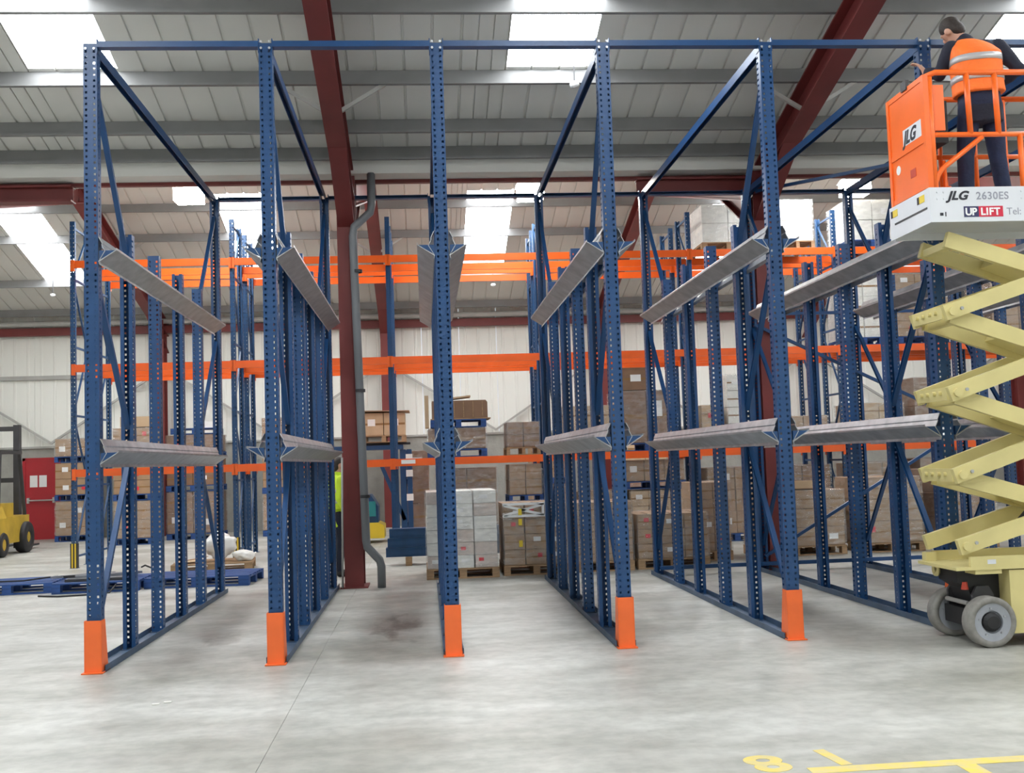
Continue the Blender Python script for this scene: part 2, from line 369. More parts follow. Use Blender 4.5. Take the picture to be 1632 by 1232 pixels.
for xx in COLX:
    for nm, (y0, sg) in SLOPE.items():
        y1 = y0+SPAN; k = 0 if sg > 0 else 1
        a, b = (y0, y1)
        off = PD+.20
        ibeam((xx, a, rz(a+1e-6)-off), (xx, b, rz(b-1e-6)-off), .36, .24).build('rafter', M_RED, ceil)
        # haunch at the low end
        yl, s_ = (y0, 1) if sg > 0 else (y1, -1)
        zl = ZV-off-.18
        MB().prism([(0, 0), (1.5, 1.5*T), (0, -.42)], (xx-.006, yl, zl), (0, s_, 0), (0,0,1), (.012,0,0)).build('haunch', M_RED, ceil)
        MB().bar((xx, yl, zl-.42), (xx, yl+1.5*s_, zl+1.5*T), .22, .018, (1,0,0) if False else (0,0,1)).build('haunch_flange', M_RED, ceil)
    # knee braces from rafter to purlin
    for yy in (12.72, 24.5):
        for s_ in (-1, 1): MB().bar((xx+s_*.08, yy, rz(yy)-.5), (xx+s_*.62, yy, rz(yy)-.17), .045, .045).build('fly_brace', M_GALVD, ceil)
# steel columns
def column(x, y, h, label):
    t = thing('steel_column', label, 'column', (x, y, 0))
    ibeam((x,y,.02), (x,y,h), .40, .25, .012, (0,1,0)).build('shaft', M_RED, t)
    MB().box(x-.18, x+.18, y-.25, y+.25, 0, .02).build('base_plate', M_RED, t)
    return t
column(-.97, YV, ZV-.15, 'red steel column standing just behind the second and third blue racks with a grey downpipe')
column(4.77, YV, ZV-.15, 'red steel column standing behind the fifth blue rack near the lift')
column(-12.42, YV, ZV-.15, 'red steel column far out at the left of the hall')
column(16.24, YV, ZV-.15, 'red steel column far out at the right of the hall')
for i, xx in enumerate(COLX):
    t = thing('steel_column', ['red steel wall column at the far left end of the back wall','red steel wall column behind the left end of the orange racking','red steel wall column in the middle of the back wall, left of the brown load','red steel wall column behind the fourth blue rack','red steel wall column behind the lift on the back wall','red steel wall column at the far right end of the back wall'][i], 'column', (xx, YB-.45, 0))
    ibeam((xx,YB-.45,0), (xx,YB-.45,ZV-.2), .40, .2, .012, (0,1,0)).build('shaft', M_RED, t)
# rainwater downpipe beside the near column
pp = [(-.62,YV-.27,ZV-.19),(-.62,YV-.27,5.10),(-.64,YV-.27,5.0),(-.86,YV-.27,4.80),(-.88,YV-.27,4.68),(-.80,YV-.27,.62),(-.79,YV-.27,.54),(-.63,YV-.27,.36),(-.61,YV-.27,.28),(-.61,YV-.27,.0)]
t = thing('rainwater_pipe', 'grey plastic downpipe with two bends fixed beside the red steel column', 'pipe', (-.61, YV-.27, 0))
MB().tube(pp, .055, 12).build('pipe', mat('grey_pvc', (.19,.20,.215), .45), t, True)
for z in (4.2, 2.6, 1.2): MB().lathe([(.056,-.02),(.066,-.02),(.066,.02),(.056,.02)], (-.83+.03*(z<2), YV-.27, z), (0,0,1), 14).build('pipe_clip', M_DARK, t)
# hanging lamps
def lamp(x, y, z, label):
    t = thing('hanging_lamp', label, 'lamp', (x, y, z+.2), 'high bay lamps under the roof')
    MB().box(x-.24, x+.24, y-.2, y+.2, z, z+.24).build('diffuser', M_LAMP, t)
    MB().prism([(-.27,0),(.27,0),(.2,.10),(-.2,.10)], (x, y-.22, z+.245), (1,0,0), (0,0,1), (0,.44,0)).build('housing', M_LGREY, t)
    for s_ in (-.16, .16): MB().tube([(x+s_, y, z+.34), (x+s_, y, rz(y)-.01)], .008, 6).build('suspension_rod', M_GALVD, t)
lamp(-4.15, 20.0, 6.50, 'bright box lamp hanging above the gap between the first two blue racks')
lamp(2.10, 20.0, 6.46, 'bright box lamp hanging behind the fourth blue rack')
lamp(8.35, 20.0, 6.46, 'bright box lamp hanging behind the raised platform')
lamp(-9.4, 20.0, 6.5, 'bright box lamp hanging at the far left of the hall')
# ------------------------------------------------------------------ drive-in racks
def upright_mesh(length, wx, dy, m, pitch=.05, hole=.018):
    # open C section, mouth towards +y, with punched slots; sheet thickness baked in
    hx, hy = wx/2, dy/2
    lip = min(.034, hx*.7)
    P = [(-hx+lip, hy, 0), (-hx, hy, 0)]
    ys = [hy, -.004+hole/2, -.004-hole/2, -hy]
    for i, y in enumerate(ys[1:]): P.append((-hx, y, 1 if i == 0 else 0))
    c = wx*.30
    for xx, fl_ in ((-c-hole/2, 0), (-c+hole/2, 1), (c-hole/2, 0), (c+hole/2, 1), (hx, 0)): P.append((xx, -hy, fl_))
    for i, y in enumerate([ys[2], ys[1], ys[0]]): P.append((hx, y, 1 if i == 1 else 0))
    P.append((hx-lip, hy, 0))
    zs = [0.]; fl2 = []; z = pitch
    while z < length-.03:
        zs += [z-hole*.55, z+hole*.55]; fl2 += [0, 1]; z += pitch
    zs.append(length); fl2.append(0)
    n = len(P); vs = [(p[0], p[1], zz) for zz in zs for p in P]; fs = []
    for r in range(len(zs)-1):
        for k in range(n-1):
            if fl2[r] and P[k+1][2]: continue
            fs.append((r*n+k, r*n+k+1, (r+1)*n+k+1, (r+1)*n+k))
    me = bpy.data.meshes.new('upright'); me.from_pydata(vs, [], fs); me.update()
    return bake(me, [('SOLIDIFY', {'thickness': .005, 'offset': -1})], m, False)
FX = [-2.7176+1.4561*i for i in range(8)]
UY = [9.275, 10.33, 11.37, 12.44, 13.49, 14.70]
HT, HS = 5.27, 3.86
ME_TALL = upright_mesh(HT-.05, .112, .10, M_BLUE); ME_SHORT = upright_mesh(HS-.05, .112, .10, M_BLUE)
def rail_mesh():
    # open trough: tall inner web, flange flaring up and outwards; runs along +y, outwards is +x
    t = .004
    pf = [(0,.205),(.008,.206),(.034,.150),(.030,.140),(.056,.085),(t+.006,t+.004),(.146,.094),(.146,.108),(.150,.108),(.150,.090),(.006,-.004),(.012,-.028),(.008,-.028),(0,0),(.050,.085),(.025,.138),(.029,.150)]
    return MB().prism(pf, (0,0,0), (1,0,0), (0,0,1), (0,5.0,0)).mesh('pallet_rail', M_GALV)
def arm_mesh():
    # triangular bracket lying inside the trough
    return MB().prism([(.006,.012),(.140,.090),(.006,.090)], (0,-.02,0), (1,0,0), (0,0,1), (0,.04,0)).mesh('rail_arm', M_BLUE)
ME_RAIL, ME_ARM = rail_mesh(), arm_mesh()
def mirror_mesh(me):
    m2 = me.copy()
    for v in m2.vertices: v.co.x = -v.co.x
    m2.flip_normals(); return m2
ME_RAIL_L, ME_ARM_L = mirror_mesh(ME_RAIL), mirror_mesh(ME_ARM)
_g = MB()
# U shaped guard, cheeks widening towards the floor
_g.prism([(-.066,0),(-.066,.42),(.066,.42),(.066,0)], (0,-.075,0), (1,0,0), (0,0,1), (0,.006,0))
for s_ in (-1, 1): _g.prism([(-.075,0),(-.075,.42),(.03,.42),(.115,0)], (s_*.066-.003,0,0), (0,1,0), (0,0,1), (.006,0,0))
ME_GUARD = _g.mesh('foot_guard', M_GUARD)
ME_GPLATE = MB().box(-.085,.085,-.11,.12,0,.008).mesh('guard_plate', M_GUARD)
RACKLBL = ['leftmost blue drive-in rack with sloping galvanised rails on its right side',
 'second blue drive-in rack from the left, left of the red steel column',
 'third blue drive-in rack from the left, seen end on in the middle',
 'fourth blue drive-in rack from the left, beside the stretch-wrapped white stack',
 'fifth blue drive-in rack from the left, last with a visible orange guard',
 'sixth blue drive-in rack, directly behind the scissor lift platform',
 'seventh blue drive-in rack, behind the scissor arms of the lift',
 'eighth blue drive-in rack, at the right edge behind the lift']
def rack_frame(i):
    x = FX[i]; y0, y1 = UY[0], UY[-1]
    t = thing('drive_in_rack', RACKLBL[i], 'rack', (x, y0, 0), 'blue drive-in racks')
    MB().prism([(-.085,0),(-.085,.055),(-.079,.055),(-.079,.008),(.079,.008),(.079,.055),(.085,.055),(.085,0)], (x,y0-.03,0.001), (1,0,0), (0,0,1), (0,y1-y0+.12,0)).build('base_channel', M_BASE, t)
    for k, y in enumerate(UY):
        tall = k in (0, 5)
        place('upright', ME_TALL if tall else ME_SHORT, (x, y, .01), t, (0,0, 0 if k in (0, 2, 4) else math.pi))
        MB().box(x-.07, x+.07, y-.065, y+.065, .009, .016).build('foot_plate', M_BASE, t)
    MB().channel((x,y0+.05,HT-.06), (x,y1-.05,HT-.06), .06, .085, .005).build('top_rail', M_BLUE, t)
    def brace(a, za, b, zb):
        MB().channel((x,a,za), (x,b,zb), .038, .045, .004, (1,0,0)).build('brace', M_BLUE, t)
    brace(UY[0]+.04, 4.98, UY[1]-.02, 3.62); brace(UY[5]-.04, 4.98, UY[4]+.02, 3.62)
    for a, b in ((0, 1), (5, 4)):
        s_ = .04 if a == 0 else -.04
        brace(UY[a]+s_, 3.30, UY[b]-s_*.5, 2.02); brace(UY[b]-s_*.5, 1.72, UY[a]+s_, .36)
    for zr in (1.69, 3.37):
        for s_ in (1, -1):
            if i == 0 and s_ < 0: continue
            place('pallet_rail', ME_RAIL if s_ > 0 else ME_RAIL_L, (x+s_*.062, 9.205, zr), t)
            for y in UY[:-1]: place('rail_arm', ME_ARM if s_ > 0 else ME_ARM_L, (x+s_*.062, y-.045 if y < 9.5 else y, zr), t)
    g = place('foot_guard', ME_GUARD, (x, y0-.01, .003), t); place('guard_plate', ME_GPLATE, (x, y0-.01, .002), t)
    for zz in (HT-.03, HT-.085):
        for s_ in (-.035, .035): MB().lathe([(.0,-.008),(.011,-.008),(.011,0),(.0,0)], (x+s_, y0-.052, zz), (0,1,0), 8).build('bolt', M_GALV, t)
    return t
for i in range(8): rack_frame(i)
for i in range(7):
    for y, nm in ((UY[0], 'front'), (UY[-1], 'rear')):
        xa, xb = FX[i]+.057, FX[i+1]-.057
        where = ['first and second','second and third','third and fourth','fourth and fifth','fifth and sixth','sixth and seventh','seventh and eighth'][i]
        t = thing('tie_beam', f'blue top tie beam joining the {nm} uprights of the {where} racks', 'beam', ((xa+xb)/2, y, HT-.05), 'blue tie beams along the rack tops')
        MB().channel((xa, y-.02, HT-.05), (xb, y-.02, HT-.05), .05, .085, .005, (0,-1,0) if nm == 'front' else (0,1,0)).build('beam', M_BLUE, t)
        for xx in (xa, xb): MB().box(xx-.004, xx+.004, y-.05, y+.04, HT-.12, HT+.0).build('end_plate', M_BLUE, t)
def brace_thing(p, q, label, w=.04):
    t = tag(MB().channel(p, q, w, w, .004, (0,-1,0)).build('bracing_bar', M_BLUE, None, loc=V(p)), label, 'brace', 'blue bracing bars of the rack')
yb = UY[-1]-.10
brace_thing((FX[5],yb,3.50), (FX[7],yb,3.50), 'level blue bracing bar across the backs of the racks behind the lift')
brace_thing((FX[5],yb,3.36), (FX[7],yb,1.95), 'blue bracing bar falling to the right behind the sixth rack')
brace_thing((FX[5],yb,.20), (FX[7],yb,1.85), 'blue bracing bar rising to the right low behind the sixth rack')
brace_thing((FX[4],yb,.10), (FX[7],yb,.10), 'level blue bracing bar along the floor behind the right-hand racks', .05)
brace_thing((FX[5]+.05,14.4,HT-.10), (FX[6]-.05,13.1,HT-.10), 'blue plan brace running across the rack tops behind the platform')
# ------------------------------------------------------------------ orange and blue pallet racking behind
BX = [-6.10+2.765*i for i in range(9)]
ROWS = (('front row', 19.60, 20.45), ('back row', 20.98, 21.80))
LV = ((1.64,'lowest'), (3.47,'middle'), (5.31,'top'))
ME_BU = upright_mesh(6.08, .085, .07, M_BLUE2, .075, .02)
ME_BEAM = MB().prism([(-.025,-.065),(.025,-.065),(.025,.065),(-.01,.065),(-.01,.03),(-.025,.03)], (.05,0,0), (0,1,0), (0,0,1), (2.665,0,0)).mesh('beam', M_ORANGE)
ME_CONN = MB().box(-.012,.05,-.032,.012,-.12,.075).mesh('end_connector', M_ORANGE)
ME_RUNG = MB().box(-.014,.014,0,.80,-.018,.018).mesh('rung', M_BLUE2)
for rn, ya, ybk in ROWS:
    dep = ybk-ya
    for i, x in enumerate(BX):
        t = thing('pallet_racking', f'blue ladder frame of the orange-beamed racking, {ORD[i]} from its left end, {rn}', 'rack', (x, ya, 0), 'blue ladder frames of the back racking')
        place('upright', ME_BU, (x, ya+.035, .006), t); place('upright', ME_BU, (x, ybk-.035, .006), t, (0,0,math.pi))
        for z in (.2, 1.42, 2.65, 3.86, 5.06, 5.98):
            MB().box(x-.014, x+.014, ya+.03, ybk-.03, z-.018, z+.018).build('rung', M_BLUE2, t)
        for k, (za, zb) in enumerate(((.24,1.40),(2.62,1.46),(2.70,3.82),(5.02,3.90),(5.10,5.94))):
            MB().bar((x, ya+.04, za), (x, ybk-.04, zb), .024, .03, (1,0,0)).build('brace', M_BLUE2, t)
        for y in (ya+.035, ybk-.035): MB().box(x-.07, x+.07, y-.06, y+.06, .001, .007).build('foot_plate', M_BLUE2, t)
        if rn == 'front row' and i < 2:
            MB().prism([(-.06,0),(.06,0),(.06,.09),(.052,.09),(.052,.008),(-.052,.008),(-.052,.09),(-.06,.09)], (x, ya-.022, .008), (1,0,0), (0,1,0), (0,0,.42)).build('post_protector', M_STRIPE, t)
    for i in range(len(BX)-1):
        for z, ln in LV:
            for y, side in ((ya-.028, 'aisle side'), (ybk+.028, 'rear side')):
                t = thing('pallet_rack_beam', f'orange {ln} level rack beam in the {ORD[i]} bay from the left, {rn}, {side}', 'beam', (BX[i], y, z), 'orange beams of the back racking')
                place('beam', ME_BEAM, (BX[i], y, z), t)
                for s_, xx in ((1, BX[i]), (-1, BX[i+1])): place('end_connector', ME_CONN, (xx, y, z), t, scale=(s_,1,1))
# small white location label on a beam
MB().box(-.42, -.17, 19.540, 19.545, 1.615, 1.685).build('location_label', M_LABEL, [o for o in bpy.data.objects if o.get('label','').startswith('orange lowest level rack beam in the third bay from the left, front row, aisle')][0])
# ------------------------------------------------------------------ pallets, cartons and loads
PALM = {}
def pallet_meshes(m):
    if m.name in PALM: return PALM[m.name]
    d = {'deck_board': MB().box(-.5,.5,-.06,.06,0,.02), 'stringer_board': MB().box(-.05,.05,-.6,.6,0,.02), 'block': MB().box(-.05,.05,-.07,.07,0,.085), 'base_board': MB().box(-.5,.5,-.05,.05,0,.018)}
    PALM[m.name] = {k: v.mesh(k, m) for k, v in d.items()}; return PALM[m.name]
def pallet(x, y, z, m, label, rot=0, w=1.0, d=1.2, group='pallets'):
    # x, y: centre
    t = thing('pallet', label, 'pallet', (x, y, z), group); P = pallet_meshes(m)
    t.rotation_euler.z = rot; t.scale = (w, d/1.2, 1)
    def pc(n, l):
        o = bpy.data.objects.new(n, P[n]); COL.objects.link(o); o.parent = t; o.location = l
    for yy in (-.55, 0, .55): pc('base_board', (0, yy, .0))
    for xx in (-.45, 0, .45):
        for yy in (-.53, 0, .53): pc('block', (xx, yy, .018))
        pc('stringer_board', (xx, 0, .103))
    for k in range(7): pc('deck_board', (0, -.54+.18*k, .123))
    return t
CART = {}
def carton_mesh(m):
    if m.name not in CART:
        # slightly bulging closed box with recessed flap seam
        b = MB(); e = .012
        b.add([(-.5+e,-.5,e),(.5-e,-.5,e),(.5-e,-.5,1-e),(-.5+e,-.5,1-e), (-.5+e,.5,e),(.5-e,.5,e),(.5-e,.5,1-e),(-.5+e,.5,1-e),
               (-.5,-.5+e,e),(-.5,.5-e,e),(-.5,.5-e,1-e),(-.5,-.5+e,1-e), (.5,-.5+e,e),(.5,.5-e,e),(.5,.5-e,1-e),(.5,-.5+e,1-e),
               (-.5+e,-.5+e,0),(.5-e,-.5+e,0),(.5-e,.5-e,0),(-.5+e,.5-e,0), (-.5+e,-.5+e,1),(.5-e,-.5+e,1),(.5-e,.5-e,1),(-.5+e,.5-e,1)],
              [(0,1,2,3),(5,4,7,6),(9,8,11,10),(12,13,14,15),(19,18,17,16),(20,21,22,23),
               (0,3,11,8),(1,12,15,2),(4,9,10,7),(5,6,14,13),(3,2,21,20),(0,16,17,1),(7,23,22,6),(4,5,18,19),(8,16,19,9),(11,10,23,20),(12,17,18,13) if False else (12,13,18,17),(15,21,22,14),
               (0,8,16),(1,17,12),(4,19,9),(5,13,18),(3,20,11),(2,15,21),(7,10,23),(6,22,14)])
        CART[m.name] = b.mesh('carton', m)
    return CART[m.name]
ME_TAPEF = MB().box(-.5,.5,-.503,-.500,.455,.545).box(-.07,.07,-.50,.50,1.000,1.003).mesh('tape', M_TAPE)
ME_LBL = MB().box(-.18,.18,-.506,-.501,.42,.72).mesh('shipping_label', M_LABEL)
ME_STK = MB().box(-.12,.10,-.506,-.501,.35,.62).mesh('sticker', M_REDL)
def carton(x, y, z, w, d, h, m, label, group, tape=False, lab=0):
    o = place('carton', carton_mesh(m), (x, y, z), None, (0,0,random.uniform(-.006,.006)), (w, d, h)); tag(o, label, 'carton', group)
    def ch(n, me, l=(0,0,0), sc=(1,1,1)):
        c = bpy.data.objects.new(n, me); COL.objects.link(c); c.parent = o; c.location = l; c.scale = sc
    if tape: ch('tape', ME_TAPEF)
    if lab == 1: ch('shipping_label', ME_LBL, (random.uniform(-.15,.15), 0, random.uniform(-.15,.1)))
    if lab == 2: ch('sticker', ME_STK, (random.uniform(-.25,.25), 0, random.uniform(-.1,.2)))
    return o
def film(x0, x1, y0, y1, z0, z1, label, group='stretch film around pallet loads', amp=.012):
    b = MB(); nx, ny, nz = 7, 6, 8
    def grid(o, a, c, na, nc, nrm):
        vs = []; o, a, c, nrm = V(o), V(a), V(c), V(nrm)
        for j in range(nc+1):
            for i in range(na+1):
                p = o+a*(i/na)+c*(j/nc); k = noise.noise(p*4.0)*amp if 0 < i < na and 0 < j < nc else 0
                vs.append(p+nrm*(k+amp*.3))
        b.add(vs, [(j*(na+1)+i, j*(na+1)+i+1, (j+1)*(na+1)+i+1, (j+1)*(na+1)+i) for j in range(nc) for i in range(na)])
    dx, dy, dz = (x1-x0,0,0), (0,y1-y0,0), (0,0,z1-z0)
    grid((x0,y0,z0), dx, dz, nx, nz, (0,-1,0)); grid((x0,y1,z0), dx, dz, nx, nz, (0,1,0))
    grid((x0,y0,z0), dy, dz, ny, nz, (-1,0,0)); grid((x1,y0,z0), dy, dz, ny, nz, (1,0,0)); grid((x0,y0,z1), dx, dy, nx, ny, (0,0,1))
    o = b.build('stretch_film', M_FILM, None, True, loc=V(((x0+x1)/2, y0, z0))); return tag(o, label, 'plastic film', group)
def place_word(i, n, words):
    if n == 1: return ''
    if n == 2: return (words[0], words[-1])[i]
    return words[0] if i == 0 else words[-1] if i == n-1 else (words[1] if n == 3 else f'{ORD[i]}')
def stack(x0, x1, y0, dep, z0, h, nx, ny, nz, m, where, tape=True, labp=.15, wrap=True, gap=.004, mats=None):
    """cartons laid in layers; only the outer ones are built"""
    w, d, hh = (x1-x0)/nx, dep/ny, h/nz
    for k in range(nz):
        for i in range(nx):
            for j in range(ny):
                if 0 < i < nx-1 and 0 < j and k < nz-1: continue
                jx, jy = random.uniform(-.005,.005), random.uniform(-.006,.006)
                mm = random.choice(mats) if mats else m
                lab = 0
                if j == 0: r = random.random(); lab = 1 if r < labp else (2 if r < labp*1.7 and labp > .2 else 0)
                wd = [place_word(k, nz, ('bottom','middle','top')), place_word(i, nx, ('left','centre','right')), place_word(j, ny, ('front','mid','rear'))]
                if nz > 3 and 0 < k < nz-1: wd[0] = f'{ORD[k]}-layer'
                elif nz > 1: wd[0] += '-layer'
                lb = ' '.join(x for x in wd if x)+' carton of the '+where
                carton(x0+w*(i+.5)+jx, y0+d*(j+.5)+jy, z0+hh*k, w-gap-.010, d-gap-.010, hh-gap, mm, lb.strip(), f'cartons of the {where}', tape and j == 0, lab)
    if wrap: film(x0-.012, x1+.012, y0-.012, y0+dep+.012, z0+.01, z0+h+.006, f'stretch film around the {where}', amp=.006)
PH = .145
def load(x0, x1, y0, dep, z0, h, nx, ny, nz, m, where, pm, **kw):
    pallet((x0+x1)/2, y0+dep/2, z0, pm, f'{"blue" if pm is M_BPAL else "bare wooden"} pallet under the {where}', 0, (x1-x0)*1.0, dep, 'pallets under loads')
    stack(x0+.01, x1-.01, y0+.01, dep-.02, z0+PH, h-PH, nx, ny, nz, m, where, **kw)
# loads standing on the floor just behind the drive-in rack
load(-.02, .99, 15.25, 1.15, .001, 1.21, 3, 2, 6, M_CARDW, 'white wrapped stack right of the third rack', M_WOOD, labp=.3, tape=False, mats=(M_CARDW, M_CARDW, M_CARDP))
load(1.06, 1.98, 15.35, 1.1, .001, 1.0, 3, 2, 4, M_CARD, 'brown stack right of the white stack', M_WOOD, labp=.3)
load(2.10, 2.92, 15.4, 1.1, .001, .98, 2, 2, 4, M_CARD, 'brown stack behind the fourth rack', M_WOOD, labp=.2)
load(2.98, 4.02, 15.45, 1.1, .001, .78, 3, 2, 3, M_CARD, 'low brown stack left of the fifth rack', M_WOOD, labp=.3)
load(4.07, 4.60, 16.3, 1.0, .001, 1.18, 2, 1, 4, M_CARD, 'tall stack left of the right-hand red column', M_WOOD, labp=.3)
load(5.05, 5.55, 16.3, 1.0, .001, 1.05, 1, 1, 3, M_CARD2, 'dark narrow stack right of the red column', M_WOOD, labp=.2)
load(5.62, 6.45, 16.5, 1.1, .001, 1.0, 2, 1, 3, M_CARD, 'brown stack under the open cardboard tray', M_WOOD, labp=.2)
load(6.70, 7.70, 16.5, 1.1, .001, 1.16, 2, 1, 3, M_CARD, 'large brown stack behind the seventh rack', M_WOOD, labp=.25)
load(7.95, 8.95, 16.6, 1.1, .001, 1.25, 2, 1, 3, M_CARD2, 'dark stack behind the lift chassis', M_WOOD, labp=.2)
# open tray on the sixth-frame stack
t = thing('cardboard_tray', 'shallow open cardboard tray lying on the stack behind the sixth rack', 'tray', (5.95, 16.9, 1.02))
for bx in ((5.66,6.2,16.6,17.2,1.02,1.03),): MB().box(*bx).build('tray_bottom', M_CARD, t)
for bx in ((5.66,6.2,16.6,16.61,1.03,1.13),(5.66,6.2,17.19,17.2,1.03,1.13),(5.66,5.67,16.61,17.19,1.03,1.13),(6.19,6.2,16.61,17.19,1.03,1.13)): MB().box(*bx).build('tray_side', M_CARD3, t)
# white criss-cross film band and yellow tape on the second floor stack
t = thing('banding', 'white plastic band crossing the top of the brown stack beside the white wrapped stack', 'strap', (1.4, 15.31, .8))
for a, b in (((1.08,.84),(1.62,.98)),((1.08,.98),(1.62,.84)),((1.06,.83),(1.66,.83)),((1.06,.995),(1.66,.995)),((1.63,.83),(1.63,.995))):
    MB().bar((a[0],15.322,a[1]), (b[0],15.322,b[1]), .035, .004, (0,1,0)).build('band', M_LABEL, t)
for z in (.40, .70, .84): tag(MB().box(1.28,1.33,15.318,15.324,z,z+.09).build('tape_strip', M_YELT, None, loc=V((1.3,15.32,z))), f'short yellow tape strip on the brown stack front, {"lowest" if z<.5 else "middle" if z<.8 else "highest"} of three', 'tape', 'yellow tape strips')
# loads in the back racking: floor level and on the lowest beams
load(.18, 1.30, 19.75, 1.0, .001, 1.50, 2, 1, 3, M_CARD2, 'tall stack directly behind the white stack', M_BPAL, labp=.1)
load(1.50, 2.12, 19.75, 1.0, .001, .82, 2, 1, 2, M_CARD2, 'low stack behind the brown taped stack', M_WOOD, labp=.1)
load(1.50, 2.12, 19.75, 1.0, .84, .70, 2, 1, 2, M_CARD, 'upper stack behind the brown taped stack', M_BPAL, labp=.15)
load(2.75, 3.65, 19.75, 1.0, .001, 1.0, 2, 1, 3, M_CARD, 'racking floor stack behind the fourth rack', M_BPAL, labp=.3)
load(3.70, 4.75, 19.75, 1.0, .001, .98, 3, 1, 3, M_CARD3, 'pale racking floor stack behind the low stack', M_WOOD, labp=.35)
load(3.60, 4.75, 19.75, 1.0, 1.01, .53, 3, 1, 1, M_CARD, 'upper row on the pale racking floor stack', M_BPAL, labp=.3)
load(5.15, 6.2, 19.75, 1.0, .001, 1.35, 2, 1, 3, M_CARD, 'racking floor stack behind the fifth rack', M_BPAL, labp=.2)
load(6.4, 7.5, 19.75, 1.0, .001, 1.35, 2, 1, 3, M_CARD2, 'racking floor stack right of the red column', M_BPAL, labp=.2)
load(7.95, 9.0, 19.75, 1.0, .001, 1.35, 2, 1, 3, M_CARD, 'racking floor stack behind the seventh rack', M_BPAL, labp=.2)
load(9.2, 10.2, 19.75, 1.0, .001, 1.4, 2, 1, 3, M_CARD2, 'racking floor stack behind the lift', M_BPAL, labp=.2)
ZB = [z+.066 for z, _ in LV]
load(.05, 1.12, 19.62, 1.0, ZB[0], .52, 2, 1, 1, M_CARD2, 'dark load below the open basket', M_BPAL, labp=.0)
load(1.48, 2.10, 19.75, .8, ZB[0], .60, 2, 1, 2, M_CARD2, 'brown load right of the open basket', M_WOOD, labp=.1)
load(2.45, 3.40, 19.62, 1.0, ZB[0], .85, 2, 1, 2, M_CARD3, 'pale low-beam load behind the fourth rack', M_WOOD, labp=.2)
load(3.50, 4.60, 19.62, 1.0, ZB[0], 1.10, 2, 1, 1, M_CARD2, 'big dark load left of the fifth rack', M_BPAL, labp=.15)
stack(3.55, 4.10, 19.66, .8, ZB[0]+1.112, .42, 1, 1, 1, M_CARD2, 'top box on the big dark load', wrap=False, labp=1.)
load(5.05, 5.45, 19.62, 1.0, ZB[0], .8, 1, 1, 2, M_CARD3, 'narrow pale load behind the fifth rack', M_BPAL, labp=.4)
load(5.55, 6.30, 19.62, 1.0, ZB[0], 1.35, 2, 1, 4, M_CARDW, 'white low-beam load left of the red column', M_WOOD, labp=.3)
load(6.5, 7.45, 19.62, 1.0, ZB[0], .55, 2, 1, 1, M_CARD, 'flat low-beam load right of the red column', M_WOOD, labp=.2)
load(7.95, 8.9, 19.62, 1.0, ZB[0], .75, 2, 1, 2, M_CARD3, 'pale low-beam load behind the seventh rack', M_WOOD, labp=.2)
load(9.1, 10.2, 19.62, 1.0, ZB[0], 1.2, 2, 1, 2, M_CARD2, 'dark low-beam load behind the lift', M_WOOD, labp=.2)
# middle and top levels at the right
load(7.90, 8.57, 19.62, 1.0, ZB[1], 1.30, 2, 1, 3, M_CARDW, 'white middle-beam load behind the sixth rack', M_BPAL, labp=.3)
load(8.85, 10.05, 19.62, 1.0, ZB[1], 1.32, 3, 1, 4, M_CARD, 'brown stickered load on the middle beam', M_BPAL, labp=.5)
load(10.7, 11.8, 19.62, 1.0, ZB[1], 1.2, 2, 1, 3, M_CARD, 'brown middle-beam load at the right edge', M_BPAL, labp=.4)
load(5.22, 6.25, 19.62, 1.0, ZB[2], .86, 2, 1, 2, M_CARDW, 'white top-beam load behind the fifth rack', M_WOOD, labp=.2, tape=False)
load(6.72, 7.36, 19.62, 1.0, ZB[2], .92, 1, 1, 2, M_CARDW, 'narrow white top-beam load beside the fifth rack', M_WOOD, labp=.0, tape=False)
load(8.0, 9.0, 19.62, 1.0, ZB[2], .90, 2, 1, 2, M_CARDW, 'white top-beam load behind the sixth rack', M_BPAL, labp=.2, tape=False)
load(-.55, .10, 24.4, .9, .001, 1.9, 1, 1, 3, M_CARD2, 'dark stack behind the stacker truck mast', M_BPAL, labp=.2)
# dark wicker-like hamper, board and loose cardboard on the dark load
t = thing('storage_basket', 'dark brown open basket lying on a blue pallet above the low orange beam', 'basket', (.75, 20.05, 2.42))
pallet(.62, 20.12, ZB[0]+.532, M_BPAL, 'blue pallet carrying the dark brown basket above the low orange beam', 0, 1.0, 1.0, 'pallets under loads')
zb = ZB[0]+.53+PH
MB().prism([(-.5,.02),(.5,.02),(.5,.30),(.47,.34),(-.5,.34)], (.65,19.65,zb), (1,0,0), (0,0,1), (0,.8,0)).build('body', M_CARD2, t)
MB().box(.12,1.2,19.62,20.5,zb,zb+.02).build('board', M_WOOD, t)
for k in range(6): MB().box(.2+.17*k,.215+.17*k,19.64,19.65,zb+.04,zb+.32).build('rib', M_WOOD, t)
tag(MB().box(.02,.09,19.68,20.2,ZB[0]+.54,ZB[0]+1.12).build('cardboard_sheet', M_CARD3, None, loc=V((.1,19.9,ZB[0]+.54))), 'upright brown cardboard panel left of the dark basket', 'cardboard')
tag(MB().bar((.35,19.9,zb+.37), (.85,19.9,zb+.42), .4, .03).build('cardboard_sheet', M_CARD3, None, loc=V((.6,19.9,zb+.36))), 'loose pale cardboard sheet lying on top of the dark basket', 'cardboard')
